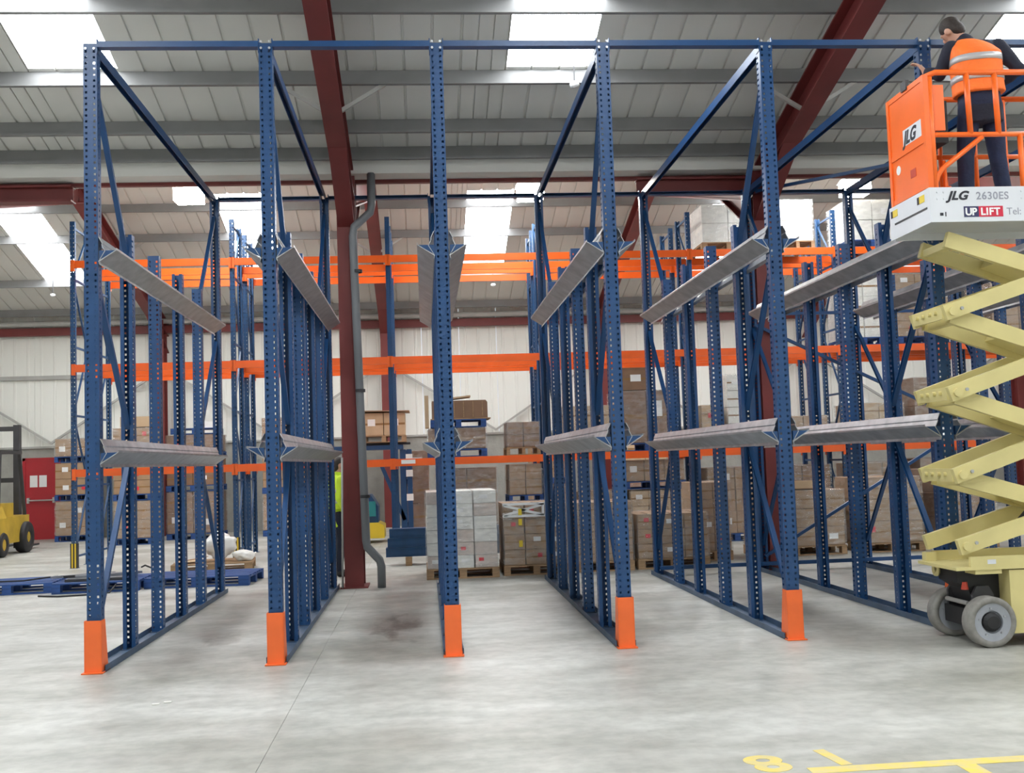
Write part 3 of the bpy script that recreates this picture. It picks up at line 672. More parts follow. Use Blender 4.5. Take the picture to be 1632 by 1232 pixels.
# stacks near the back wall, three tiers each
def tiers(x0, x1, y, tiersz, where, m):
    z = .001
    for k, (h, n) in enumerate(tiersz):
        load(x0, x1, y, 1.0, z, h, min(n,2), 1, 2 if h > .6 else 1, m if k % 2 == 0 else random.choice((M_CARD, M_CARD2, M_CARD3)), f'{["bottom","second","third","fourth"][k]} tier {where}', M_BPAL, labp=.35, wrap=k % 2 == 0); z += h+.016
tiers(-9.05, -8.2, 27.6, ((.98,2),(.92,2),(.58,2)), 'beside the red door', M_CARD)
tiers(-7.05, -6.2, 25.4, ((.98,2),(.78,2),(.85,2)), 'behind the left end of the racking', M_CARD)
tiers(-6.15, -4.9, 26.6, ((1.12,3),(.78,3),(.55,3)), 'behind the first blue rack', M_CARD2)
pallet(-5.5, 27.1, 2.50, M_BPAL, 'blue pallet on top of the crumpled stack behind the first rack', .05, 1.1, 1.0, 'pallets under loads')
tag(MB().box(-5.5,-5.0,26.8,27.3,2.65,2.80).build('paper_bundle', M_CARDW, None, loc=V((-5.2,27,2.65))), 'white paper bundle on the topmost blue pallet at left', 'paper')
tag(MB().box(-6.9,-6.25,25.5,26.2,2.665,2.90).build('cardboard_sheet', M_CARD3, None, loc=V((-6.6,25.8,2.68))), 'pale flattened cardboard pile topping the stack behind the orange racking', 'cardboard')
tiers(-3.9, -2.9, 26.6, ((1.0,3),(.9,2),(.9,2)), 'behind the second blue rack', M_CARD)
tiers(-2.7, -1.7, 26.8, ((1.0,3),(.8,2)), 'left of the red steel column near the wall', M_CARD2)
tiers(2.6, 3.6, 26.8, ((1.0,3),(1.0,3)), 'near the wall behind the fourth frame', M_CARD)
tiers(4.9, 6.0, 26.8, ((1.0,3),(1.0,3)), 'near the wall behind the fifth frame', M_CARD2)
# ------------------------------------------------------------------ things on the floor at the left
pallet(-5.80, 16.1, .001, M_BPAL, 'empty blue pallet on the floor at the left edge', .08, 1.2, 1.0, 'empty blue pallets on the floor')
pallet(-4.55, 15.95, .001, M_BPAL, 'blue pallet loaded with loose steel brackets left of the first rack', .04, 1.15, 1.0, 'empty blue pallets on the floor')
pallet(-3.18, 16.1, .001, M_BPAL, 'empty blue pallet behind the first blue rack', -.06, 1.45, 1.0, 'empty blue pallets on the floor')
pallet(-3.45, 18.2, .001, M_WOOD, 'bare wooden pallet with cardboard scraps behind the first rack', .1, 1.25, 1.0, 'wooden pallets on the floor')
for k in range(9):
    lay, q_ = (0, k) if k < 5 else (1, k-5)
    a = random.uniform(-.06,.06) if lay == 0 else random.uniform(.5,.62); y = 15.62+.16*q_ if lay == 0 else 15.95; x = -4.62+random.uniform(-.1,.1) if lay == 0 else -4.95+.2*q_
    z = .145+.0185+.037*lay; L = random.uniform(.55,.8)
    p = (x-L*math.cos(a)/2, y-L*math.sin(a)/2, z); q = (x+L*math.cos(a)/2, y+L*math.sin(a)/2, z)
    tag(MB().channel(p, q, .06, .035, .004).build('steel_bracket', M_GALV if k % 3 else M_DARK, None, loc=V(p)), f'{ORD[q_]} loose steel bracket in the {("lower","upper")[lay]} layer on the left blue pallet', 'bracket', 'loose steel brackets on the pallet')
for k, (pts, lab) in enumerate((([(-5.2,15.2,.012),(-4.9,15.05,.012),(-4.5,15.12,.012),(-4.3,15.3,.012),(-4.25,15.42,.1)], 'thin black strap trailing on the floor before the bracket pallet'),
                  ([(-6.1,15.9,.16),(-5.6,15.8,.17),(-5.2,16.0,.20)], 'thin black strap lying across the blue pallet at the left edge'),
                  ([(-4.1,16.2,.26),(-4.0,16.0,.3),(-3.85,15.9,.25),(-3.75,15.9,.17)], 'thin black strap bridging the two blue pallets behind the first rack'))):
    tag(MB().tube(pts, .012, 6).build('packing_strap', M_BLACK, None, True, loc=V(pts[0])), lab, 'strap')
for k, (x, y, lab) in enumerate(((-3.86,17.95,'pale torn cardboard scrap at the left end of the wooden pallet'),(-3.78,18.35,'brown cardboard scrap at the back left of the wooden pallet'),(-2.98,18.42,'white paper scrap at the back right of the wooden pallet'))):
    a = (.5,-.3,.2)[k]
    tag(MB().bar((x-.16,y-.1*a,.155), (x+.16,y+.1*a,.175+.03*k), .26, .012).build('cardboard_scrap', (M_CARD3,M_CARD,M_CARDW)[k], None, loc=V((x,y,.15))), lab, 'cardboard', 'cardboard scraps on the wooden pallet')
def crumple(c, r, m, name, label, cat, seed=0, amp=.55):
    b = MB().ell(c, r, None, 28, 18); b.v = [tuple(V(c)+(V(v)-V(c))*(1+amp*noise.noise(V(v)*5+V((seed,0,0)))+.22*noise.noise(V(v)*13))) for v in b.v]
    b.v = [(x, y, max(z, c[2]-r[2]*.92)) for x, y, z in b.v]
    return tag(b.build(name, m, None, True, loc=V((c[0],c[1],c[2]-r[2]*.9))), label, cat)
crumple((-3.38,18.15,.39), (.25,.20,.22), M_BAG, 'plastic_bag', 'crumpled white polythene bag on the bare wooden pallet', 'bag', 1)
crumple((-2.95,18.0,.23), (.16,.14,.09), M_BAG, 'plastic_bag', 'small scrap of white polythene at the right end of the wooden pallet', 'bag', 4)
t = tag(MB().tube([(-1.12,14.58,.015),(-1.09,14.56,1.72)], .014, 8).build('steel_pole', M_GALVD, None, True, loc=V((-1.12,14.58,.015))), 'thin grey pole leaning beside the red steel column', 'pole')
# small paper scraps on the bare floor
for k, (x, y) in enumerate(((-1.93, 7.85), (-1.86, 7.9))):
    tag(MB().box(x,x+.05,y,y+.03,.002,.008).build('paper_scrap', M_CARDW, None, loc=V((x,y,.002))), f'{"larger" if k==0 else "smaller"} pale paper scrap on the open floor in front of the racks', 'paper')
# blue uprights bundled on timber behind the lane
for r in range(3):
    for c in range(2):
        p = (-.66+.03*r*(c+1), 17.66+.16*c, .175+.15*r)
        o = place('rack_upright', bpy.data.meshes.get('upright_spare') or ME_BU, p, None, (0, math.pi/2, 0)); o.scale = (1.7, 1.5, .36); o.location.z += .035
        tag(o, f'{("bottom","middle","top")[r]} {("front","rear")[c]} spare blue upright lying on timber left of the white stack', 'upright', 'spare uprights in the bundle')
for x in (-.30, .9): tag(MB().box(x-.05,x+.05,17.5,18.0,.001,.135).build('timber_block', M_WOOD, None, loc=V((x,17.75,0))), f'timber block under the {"left" if x<0 else "right"} part of the blue upright bundle', 'timber')
# ------------------------------------------------------------------ floor markings
def mark(x0, x1, y0, y1, label): tag(MB().box(x0,x1,y0,y1,.0005,.002).build('floor_line', M_FLOORY, None, loc=V((x0,y0,.0005))), label, 'floor marking')
mark(1.88, 7.5, 5.41, 5.51, 'long yellow painted floor line running to the right edge')
mark(2.62, 2.72, 2.6, 5.41, 'short yellow floor line branching off the long line towards the camera')
for ch_, x, y, lab in (('1', 2.16, 5.83, 'yellow upside-down digit one painted on the floor near the line'), ('8', 1.80, 5.78, 'yellow rounded upside-down digit left of the painted digit one')):
    o = place('painted_digit', text_mesh(ch_, .41, M_FLOORY, 0, .012), (x, y, .001), None, (0,0,math.pi+.14)); tag(o, lab, 'floor marking', 'painted floor digits')
# ------------------------------------------------------------------ scissor lift
LX0, LX1, LY0, LY1 = 4.16, 6.46, 8.42, 9.14
t = thing('scissor_lift', 'cream scissor lift with orange guard rails and grey raised platform', 'scissor lift', (5.3, 8.8, 0)); LIFT = t
# chassis
ch = MB(); ch.box(4.20, 6.45, LY0+.10, LY1-.10, .16, .60); ch.box(4.72, 6.30, LY0+.02, LY1-.02, .10, .60)
ch = MB().box(4.62, 6.30, LY0+.03, LY1-.03, .10, .60).build('chassis', M_CREAM, t)
MB().prism([(4.44,.20),(4.62,.16),(4.62,.61),(4.27,.61),(4.27,.50),(4.36,.44)], (0,LY0+.20,0), (1,0,0), (0,0,1), (0,LY1-LY0-.40,0)).build('axle_housing', M_BLACK, t)
for y in (LY0+.14, LY1-.17): MB().prism([(4.36,.14),(4.54,.14),(4.54,.40),(4.50,.47),(4.40,.47),(4.36,.40)], (0,y,0), (1,0,0), (0,0,1), (0,.03,0)).build('steering_knuckle', M_DARK, t)
MB().tube([(4.34,LY0+.18,.33),(4.34,LY1-.18,.33)], .018, 10).build('steering_link', M_GALVD, t)
MB().box(4.34,4.60, LY0+.13, LY1-.13,.14,.28).build('axle', M_BLACK, t)
MB().prism([(4.75,.02),(5.0,.10),(6.1,.10),(6.1,.02)], (0,LY0+.01,0), (1,0,0), (0,0,1), (0,.02,0)).build('pothole_guard', M_CREAM, t)
dk = MB().box(4.18, 6.45, LY0+.02, LY1-.02, .61, .635).build('base_deck', M_CREAM, t)
MB().box(4.30, 6.45, LY0+.02, LY0+.05, .635, .715).build('side_rail', M_CREAM, dk); MB().box(4.30, 6.45, LY1-.05, LY1-.02, .635, .715).build('side_rail', M_CREAM, dk)
MB().box(4.21, 4.30, LY1-.12, LY1-.04, .635, .71).build('stop_block', M_CREAM, dk)
MB().box(4.34, 4.56, LY0+.03, LY0+.2, .575, .61).build('stop_block', M_CREAM, dk)
MB().lathe([(.025,-.012),(.055,-.012),(.055,.012),(.025,.012)], (4.24, LY1-.22, .575), (1,0,0), 14).build('towing_eye', M_CREAM, dk, True)
MB().box(4.44,4.51,LY0+.018,LY0+.0195,.655,.69).build('sticker', M_LGREY, dk)
MB().tube([(4.33,LY0+.2,.50),(4.33,LY0+.2,.44)], [.022,.03], 10).build('warning_lamp', M_RUST, t)
def wheel(x, y, s_):
    wt = MB().lathe([(.15,-.065),(.188,-.065),(.20,-.052),(.20,.052),(.188,.065),(.15,.065)], (x, y, .20), (0,1,0), 36).build('wheel', M_TYRE, t, True)
    MB().lathe([(.0,-.03),(.085,-.03),(.09,-.050),(.152,-.060),(.165,-.061),(.165,.055),(.0,.055)], (x, y, .20), (0,1,0), 30).build('rim', M_RIM, wt)
    MB().lathe([(0,-.075),(.05,-.075),(.075,-.05),(.08,-.02),(0,-.02)], (x, y, .20), (0,1,0), 20).build('hub', M_BLACK, wt)
    for a in range(5): MB().lathe([(0,-.062),(.008,-.062),(.008,-.05),(0,-.05)], (x+.11*math.cos(a*1.257+.4), y, .20+.11*math.sin(a*1.257+.4)), (0,1,0), 8).build('wheel_nut', M_GALV, wt)
for x in (4.44, 6.18):
    for y, s_ in ((LY0+.055, -1), (LY1-.06, 1)): wheel(x, y, s_)
# scissor arms
PZ = [.80, 1.37, 2.03, 2.69, 3.32]; PXL, PXR = 4.27, 6.28
for k in range(4):
    za, zc = PZ[k], PZ[k+1]
    for y in (LY0+.07, LY1-.07): MB().bar((PXL, y, za), (PXR, y, zc), .05, .125, ends=.04).build('outer_arm', M_CREAM, t)
    for y in (LY0+.135, LY1-.135): MB().bar((PXL+.06, y, zc-.03), (PXR, y, za-.03), .055, .13, ends=.02).build('inner_arm', M_CREAM, t)
    MB().box(PXL+.05, PXL+.13, LY0+.16, LY1-.16, zc-.09, zc-.03).build('cross_tube', M_CREAM, t)
    MB().prism([(0,0),(.42,-.17),(.46,-.10),(.04,.07)], (PXL+.55, LY0+.165, zc-.20), (1,0,0), (0,0,1), (0,LY1-LY0-.33,0)).build('arm_web', M_CREAM, t)
    # end weldment joining near and far arm, with bosses
    if k:
        pl = MB().box(PXL-.045, PXL-.02, LY0+.095, LY1-.095, za-.055, za+.05).build('end_plate', M_CREAM, t)
        for f in (.18, .38, .62, .82):
            yy = LY0+.1+(LY1-LY0-.2)*f
            MB().lathe([(0,-.025),(.018,-.025),(.018,0),(0,0)], (PXL-.045, yy, za+.005), (1,0,0), 10).build('boss', M_CREAM, pl)
    MB().lathe([(0,-.03),(.035,-.03),(.035,.03),(0,.03)], (PXL+.02, LY0+.05, za), (0,1,0), 14).build('pivot_pin', M_CREAM, t)
    MB().lathe([(0,-.01),(.014,-.01),(.014,.01),(0,.01)], (PXL+.10, LY0+.042, za-.005+.03), (0,1,0), 10).build('bolt', M_GALV, t)
MB().tube([(5.0,LY0+.3,.95),(5.4,LY0+.35,1.25),(5.9,LY0+.35,1.5),(6.0,LY0+.3,1.2),(5.3,LY0+.3,1.0)], .03, 8).build('hydraulic_hose', M_BLACK, t, True)
MB().tube([(4.9,8.78,.9),(5.9,8.78,1.9)], .055, 12).build('hydraulic_cylinder', M_DARK, t, True)
# platform
MB().box(LX0, LX1, LY0, LY1, 3.47, 3.52).build('platform_floor', M_LGREY, t)
sp = MB().box(LX0-.024, LX1, LY0-.02, LY0, 3.41, 3.695).build('kick_plate', M_LGREY, t)
MB().box(LX0, LX1, LY1, LY1+.02, 3.41, 3.695).build('kick_plate', M_LGREY, t); MB().box(LX1, LX1+.02, LY0-.02, LY1+.02, 3.41, 3.695).build('kick_plate', M_LGREY, t)
ep = MB().box(LX0-.035, LX0-.024, LY0-.02, LY1+.02, 3.41, 3.695).build('kick_plate', M_LGREY, t)
MB().box(LX0-.039, LX0-.035, LY0+.03, LY1-.08, 3.53, 3.545).build('seam_strip', M_DARK, ep)
for y in (LY0+.07, LY1-.14): MB().box(LX0-.038, LX0-.035, y, y+.09, 3.60, 3.66).build('hazard_sticker', M_YELT, ep); MB().box(LX0-.038, LX0-.035, y+.095, y+.13, 3.60, 3.66).build('hazard_sticker', M_TEXTK, ep)
for x in (4.19, 4.245, 4.90, 4.95):
    for z in (3.60, 3.655): MB().lathe([(0,-.006),(.008,-.006),(.008,0),(0,0)], (x, LY0-.02, z), (0,1,0), 8).build('rivet', M_LGREY, sp)
fy = LY0-.0215
def lettering(txt, x, z, size, m, parent, shear=0, bold=0., spacing=1., rot=(math.pi/2,0,0), y=None, sc=(1,1,1)):
    return place('lettering', text_mesh(txt, size, m, shear, bold, spacing), (x, fy if y is None else y, z), parent, rot, sc)
lettering('JLG', 4.275, 3.592, .098, M_TEXTK, sp, .35, .004, 1.02, sc=(1.12,1,1))
lettering('2630ES', 4.515, 3.592, .086, M_TEXTG, sp, 0, .0015, 1.1)
MB().box(4.405, 4.53, fy-.001, fy+.002, 3.448, 3.535).build('logo_panel', M_SIGNB, sp); MB().box(4.53, 4.735, fy-.001, fy+.002, 3.448, 3.535).build('logo_panel', M_SIGNR, sp)
lettering('UP', 4.415, 3.463, .082, M_TEXTW, sp, 0, .003, .95, y=fy-.0025)
lettering('LIFT', 4.545, 3.463, .082, M_TEXTW, sp, 0, .003, 1.12, y=fy-.0025)
lettering('Tel: 08', 4.765, 3.463, .082, M_TEXTG, sp)
MB().box(4.205, 4.232, fy-.001, fy+.002, 3.462, 3.485).build('small_mark', M_TEXTK, sp); MB().box(4.248, 4.256, fy-.001, fy+.002, 3.455, 3.492).build('small_mark', M_TEXTK, sp)
# guard rails
GZ, GM = 4.66, 4.14
r = .021
def rail(pts, rr=r, nm='guard_rail'): return MB().tube(pts, rr, 12).build(nm, M_JORANGE, t, True)
rail([(LX0+.02,LY0+.10,4.60),(LX0+.03,LY0+.05,4.64),(LX0+.09,LY0+.02,GZ),(LX1-.02,LY0+.02,GZ),(LX1,LY0+.05,GZ),(LX1,LY1-.05,GZ),(LX1-.02,LY1-.02,GZ),(LX0+.09,LY1-.02,GZ)], .024)
rail([(LX0+.02,LY0+.06,4.11),(LX0+.07,LY0+.02,GM),(LX1-.02,LY0+.02,GM)]); rail([(LX0+.03,LY1-.02,GM),(LX1-.02,LY1-.02,GM)]); rail([(LX1,LY0+.02,GM),(LX1,LY1-.02,GM)])
for x in (4.525, 4.765, 5.45): rail([(x-.01,LY0+.02,GZ),(x,LY0+.02,GM)], .023, 'post')
for x in (4.945, 5.70, 6.40): rail([(x,LY0+.02,GM),(x,LY0+.02,3.60)], .022, 'post')
for x in (4.60, 4.92, 5.2, 5.8, 6.4): rail([(x,LY1-.02,GZ),(x,LY1-.02,3.52)], .02, 'post')
rail([(LX1,8.8,GZ),(LX1,8.8,3.52)], .02, 'post')
rail([(4.205,LY0+.02,3.55),(4.205,LY0+.02,3.74),(4.225,LY0+.02,3.80),(4.27,LY0+.02,3.86),(4.62,LY0+.02,4.12)], .021, 'brace_tube')
rail([(LX0+.04,LY0+.02,4.62),(LX0+.04,LY0+.02,3.60)], .022, 'post')
rail([(4.42,LY0+.30,4.0),(4.44,LY0+.30,3.53)], .02, 'post')
# end gate with two infill plates
g = MB().box(LX0-.012, LX0+.012, LY0+.05, LY1-.03, 4.135, 4.60).build('gate_plate', M_JORANGE, t)
MB().box(LX0-.010, LX0+.010, LY0+.05, LY1-.03, 3.60, 4.09).build('gate_plate', M_JORANGE, t)
for y in (LY0+.03, LY1-.02): MB().box(LX0-.022, LX0+.022, y-.022, y+.022, 3.66, 4.64).build('gate_post', M_JORANGE, t)
for z in (4.62, 4.11, 3.73): MB().box(LX0-.018, LX0+.018, LY0+.03, LY1-.02, z-.022, z+.022).build('gate_bar', M_JORANGE, t)
MB().box(LX0-.02, LX0+.16, LY0+.03, LY0+.05, 4.18, 4.56).build('gate_return_plate', M_JORANGE, t)
MB().box(LX0-.03, LX0-.0, LY0+.30, LY0+.40, 4.62, 4.70).build('gate_latch', M_DARK, t)
gl = MB().box(LX0-.0135, LX0-.0122, LY0+.10, LY0+.44, 4.16, 4.30).build('logo_panel', M_LGREY, t)
place('lettering', text_mesh('JLG', .15, M_TEXTK, .35, .006), (LX0-.0145, LY0+.43, 4.175), t, (math.pi/2,0,-math.pi/2))
MB().lathe([(0,-.003),(.04,-.003),(.04,0),(0,0)], (LX0-.011, LY1-.16, 3.99), (1,0,0), 18).build('round_sticker', M_LABEL, t)
MB().box(LX0-.0125, LX0-.0105, LY0+.24, LY0+.34, 3.86, 3.93).build('small_sticker', M_RUST, t)
cb = MB().box(4.37, 4.50, LY0+.34, LY0+.56, 4.17, 4.53).build('control_box', M_BLACK, t)
MB().tube([(4.43,LY0+.5,4.53),(4.43,LY0+.5,4.60)], [.02,.028], 10).build('joystick', M_BLACK, cb)
MB().tube([(4.43,LY0+.5,4.17),(4.36,LY0+.45,3.9),(4.40,LY0+.42,3.7),(4.34,LY0+.4,3.54)], .014, 8).build('control_cable', M_BLACK, cb, True)
MB().box(4.30,4.50,LY0+.30,LY0+.5,3.525,3.66).build('tool_box', M_DARK, t)
# traffic cone like orange bar on the platform floor
MB().tube([(4.36,LY0+.14,3.525),(4.375,LY0+.14,3.74)], [.035,.018], 10).build('orange_grip', M_JORANGE, t)
# ------------------------------------------------------------------ people
def remesh(b, m, voxel=.014, it=4):
    return bake(b, [('REMESH', {'mode': 'VOXEL', 'voxel_size': voxel}), ('SMOOTH', {'iterations': it, 'factor': .5})], m, True)
def limb(b, pts, rs, n=12):
    b.tube(pts, rs, n)
    for p, r_ in zip(pts, rs): b.ell(p, (r_, r_, r_), None, 10, 7)
def fingers(b, wrist, fwd, side, curl, s_=1.):
    """palm and five bent fingers; fwd, side, curl are unit directions"""
    W_, f, sd, c = V(wrist), V(fwd).normalized(), V(side).normalized(), V(curl).normalized()
    R = Matrix((sd, f, c)).transposed()
    b.ell(W_+f*.045, (.042, .055, .017), R, 12, 8)
    for k, (o_, ln) in enumerate(((-.030,.070), (-.010,.080), (.011,.075), (.030,.060))):
        p0 = W_+f*.075+sd*o_; p1 = p0+f*ln*.45+c*.012; p2 = p1+f*ln*.22+c*ln*.33; p3 = p2+c*ln*.30-f*ln*.08
        limb(b, [p0, p1, p2, p3], [.0095,.009,.0085,.0075], 8)
    p0 = W_+f*.025-sd*.032*s_; p1 = p0-sd*.028*s_+f*.022+c*.01; p2 = p1+f*.032+c*.016
    limb(b, [p0, p1, p2], [.0125,.0105,.009], 8)
def person(name, label, base, J, vest, top, legs, hair, base_rot=None, cap=None):
    """J: joints in world coordinates. Body is one skin; clothes are children."""
    t = thing(name, label, 'person', base); bb = MB()
    hd, nk = V(J['head']), V(J['neck']); cst, pel = V(J['chest']), V(J['pelvis'])
    look = V(J['look']).normalized(); upv = (hd-nk).normalized(); sdv = look.cross(upv).normalized(); look = upv.cross(sdv)
    R = Matrix((sdv, look, upv)).transposed()
    # head with face
    bb.ell(hd+upv*.012, (.075, .092, .108), R); bb.ell(hd-upv*.055+look*.022, (.058,.066,.070), R)
    bb.ell(hd-upv*.01+look*.098, (.014,.022,.030), R); bb.ell(hd-upv*.055+look*.085, (.028,.014,.012), R); bb.ell(hd-upv*.095+look*.075, (.028,.022,.02), R)
    for s_ in (-1, 1):
        bb.ell(hd+sdv*s_*.078-upv*.008, (.012,.026,.034), R); bb.ell(hd+sdv*s_*.031+upv*.026+look*.078, (.022,.014,.010), R)
    limb(bb, [hd-upv*.06, nk, nk-upv*.05], [.056,.056,.065])
    shv = V(J['across']).normalized(); fr = V(J['front']).normalized()
    tors = lambda e: [(pel-V((0,0,.04)), .155+e, .115+e, shv, fr), (pel+(cst-pel)*.3, .15+e, .11+e, shv, fr), (pel+(cst-pel)*.62, .165+e, .12+e, shv, fr), (cst, .185+e, .125+e, shv, fr), (cst+(nk-cst)*.45, .175+e, .105+e, shv, fr), (cst+(nk-cst)*.85, .10+e, .075+e, shv, fr)]
    bb.loft(tors(-.012))
    for s_ in 'LR':
        sh, el, wr = V(J['sh'+s_]), V(J['el'+s_]), V(J['wr'+s_])
        limb(bb, [sh, (sh+el)/2, el, (el+wr)/2, wr], [.058,.05,.042,.04,.029])
        hv = V(J.get('hf'+s_, (wr-el).normalized())); fingers(bb, wr, hv, V(J['hs'+s_]), V(J['hc'+s_]), 1 if s_ == 'R' else -1)
        hp, kn, an = V(J['hip'+s_]), V(J['kn'+s_]), V(J['an'+s_])
        limb(bb, [hp, (hp+kn)/2, kn, kn+(an-kn)*.35, an], [.085,.075,.055,.052,.036]); tv = V(J['toe']).normalized()
        bb.ell(an-V((0,0,.045))+tv*.06, (.042,.042,.035)); limb(bb, [an-V((0,0,.04)), an-V((0,0,.05))+tv*.14], [.036,.03])
    body = place('body', remesh(bb, M_SKIN, .009, 3), (0,0,0), t)
    def cloth(nm, b, m, vox=.013, it=5, par=None):
        return place(nm, remesh(b, m, vox, it), (0,0,0), par or t)
    # jacket with sleeves
    jb = MB(); jb.loft(tors(.012)[1:])
    jb.loft([(pel-V((0,0,.20)), .182, .135, shv, fr), (pel+(cst-pel)*.3, .168, .126, shv, fr)])
    for s_ in 'LR':
        sh, el, wr = V(J['sh'+s_]), V(J['el'+s_]), V(J['wr'+s_])
        limb(jb, [sh, (sh+el)/2, el, (el+wr)/2, wr-(wr-el).normalized()*.03], [.078,.068,.060,.054,.044]); jb.ell((sh+cst+(nk-cst)*.3)/2, (.085,.085,.085))
    limb(jb, [nk-upv*.035, nk-upv*.01], [.078,.072])
    cloth('jacket', jb, top)
    # trousers
    tb = MB(); tb.loft([(pel+V((0,0,.10)), .165, .122, shv, fr), (pel-V((0,0,.02)), .172, .13, shv, fr), (pel-V((0,0,.10)), .15, .115, shv, fr)])
    for s_ in 'LR':
        hp, kn, an = V(J['hip'+s_]), V(J['kn'+s_]), V(J['an'+s_])
        limb(tb, [hp, (hp+kn)/2, kn, kn+(an-kn)*.4, an+V((0,0,.02))], [.098,.088,.072,.068,.062])
    cloth('trousers', tb, legs)
    # vest: outer shell of the torso, shoulders covered, hem below the waist
    vb = MB(); ev = .030
    vb.loft([(pel+V((0,0,.06)), .215, .160, shv, fr), (pel+(cst-pel)*.3, .21, .157, shv, fr), (pel+(cst-pel)*.62, .212, .157, shv, fr), (cst, .215, .158, shv, fr), (cst+(nk-cst)*.45, .19, .132, shv, fr), (cst+(nk-cst)*.72, .15, .11, shv, fr), (cst+(nk-cst)*.92, .085, .085, shv, fr)], 24)
    v = cloth('vest', vb, vest, .012, 4)
    for f0, nm in ((.80, 'reflective_band'), (.40, 'reflective_band')):
        c0 = pel+(cst-pel)*f0; c1 = pel+(cst-pel)*(f0+.14); e_ = .205 if f0 > .3 else .206
        b = MB(); n = 32; pr = []
        for c, rr in ((c0, 1.0), (c1, 1.0)):
            for q in (1.0, .97):
                pr.append([c+shv*(.212+.002*(f0 > .3))*q*rr*math.copysign(abs(math.cos(a))**.8, math.cos(a))+fr*(.162)*q*rr*math.copysign(abs(math.sin(a))**.8, math.sin(a)) for a in [2*math.pi*k/n for k in range(n)]])
        vs = pr[0]+pr[1]+pr[2]+pr[3]; fs = []
        for k in range(n):
            k2 = (k+1) % n; fs += [(k,k2,2*n+k2,2*n+k), (n+k,3*n+k,3*n+k2,n+k2), (k,n+k,n+k2,k2), (2*n+k,2*n+k2,3*n+k2,3*n+k)]
        b.add(vs, fs); o = place(nm, b.mesh(nm, M_REFL, (0,0,0), True), (0,0,0), v); o.location = (0,0,0)
    # hair and shoes
    hb = MB(); hb.ell(hd+upv*.030-look*.012, (.083,.098,.100), R); hb.ell(hd-upv*.02-look*.045, (.074,.06,.085), R)
    place('hair', remesh(hb, hair, .010, 2), (0,0,0), t)
    for s_ in 'LR':
        an = V(J['an'+s_]); tv = V(J['toe']).normalized(); sb = MB()
        limb(sb, [an-V((0,0,.015)), an-V((0,0,.045))+tv*.02, an-V((0,0,.052))+tv*.15], [.05,.052,.042]); sb.v = [(x, y, max(z, an.z-.092)) for x, y, z in sb.v]
        place('shoe', remesh(sb, M_SHOE, .010, 2), (0,0,0), t)
    for c in t.children: c.location = -V(base)
    return t
DK = 3.525
person('person', 'person in orange hi-vis vest and dark jacket leaning over the raised platform rail', (4.82, 8.78, DK), dict(
    head=(4.70,8.98,5.225), look=(-.42,.85,-.42), neck=(4.765,8.92,5.115), chest=(4.825,8.85,4.955), pelvis=(4.815,8.80,4.53), across=(1,-.12,.03), front=(-.12,-1,0),
    shL=(4.645,8.90,5.03), elL=(4.575,9.00,4.84), wrL=(4.50,9.11,4.91), hfL=(-.3,.45,.85), hsL=(.8,.5,0), hcL=(-.5,.8,-.1),
    shR=(5.035,8.85,5.03), elR=(5.165,8.76,4.80), wrR=(5.09,8.95,4.74), hfR=(-.5,.8,-.2), hsR=(.8,.5,0), hcR=(0,-.2,-1),
    hipL=(4.725,8.80,4.49), knL=(4.675,8.83,4.06), anL=(4.635,8.78,DK+.095), hipR=(4.915,8.80,4.49), knR=(4.955,8.82,4.06), anR=(4.985,8.78,DK+.095), toe=(-.35,.9,0)),
    M_HIVIS, M_NAVY, M_JEAN, M_HAIR)
person('person', 'person in yellow hi-vis vest standing behind the red steel column', (-1.28, 16.3, 0), dict(
    head=(-1.26,16.32,1.62), look=(1,.2,-.1), neck=(-1.28,16.3,1.49), chest=(-1.29,16.3,1.30), pelvis=(-1.30,16.3,.92), across=(.35,-.94,0), front=(-.94,-.35,0),
    shL=(-1.22,16.13,1.40), elL=(-1.25,16.07,1.13), wrL=(-1.14,16.05,.93), hsL=(0,1,0), hcL=(1,0,-.2),
    shR=(-1.36,16.48,1.40), elR=(-1.35,16.52,1.13), wrR=(-1.20,16.5,.95), hsR=(0,1,0), hcR=(1,0,-.2),
    hipL=(-1.28,16.21,.90), knL=(-1.25,16.20,.50), anL=(-1.30,16.20,.095), hipR=(-1.32,16.39,.90), knR=(-1.27,16.41,.50), anR=(-1.38,16.42,.095), toe=(1,.1,0)),
    M_HIVISY, M_HIVISY, M_NAVY, M_HAIR)
# ------------------------------------------------------------------ blue stacker truck with a cardboard load behind the column
t = thing('stacker_truck', 'dark blue stacker truck with yellow base behind the red steel column', 'truck', (-1.2, 23.2, 0))
MB().prism([(-1.85,.10),(-.88,.10),(-.88,.36),(-1.0,.42),(-1.85,.42)], (0,22.9,0), (1,0,0), (0,0,1), (0,.95,0)).build('base', M_YELT, t)
MB().prism([(-1.75,.42),(-1.0,.42),(-1.0,.75),(-1.15,1.0),(-1.75,1.0)], (0,23.0,0), (1,0,0), (0,0,1), (0,.8,0)).build('body', M_BLUE2, t)
MB().box(-1.7,-1.05,22.97,23.0,.55,.86).build('side_cover', M_TEAL, t)
for y in (23.0, 23.7):
    MB().box(-.52,-.40,y,y+.09,.06,1.92).build('mast_channel', M_BLUE2, t); MB().box(-.38,-.28,y,y+.09,.06,1.92).build('mast_channel', M_BLUE2, t)
for z in (.3, 1.2, 1.8): MB().box(-.50,-.30,23.05,23.75,z,z+.1).build('mast_crossbar', M_BLUE2, t)
MB().bar((-.95,23.05,1.7), (-.45,23.05,.45), .08, .10, (0,1,0)).build('lift_arm', M_BLUE2, t)
MB().bar((-1.7,23.4,1.0), (-1.5,23.4,1.75), .05, .05, (0,1,0)).build('guard_post', M_BLUE2, t); MB().box(-1.95,-.45,22.95,23.8,1.93,2.02).build('overhead_guard', M_BLUE2, t)
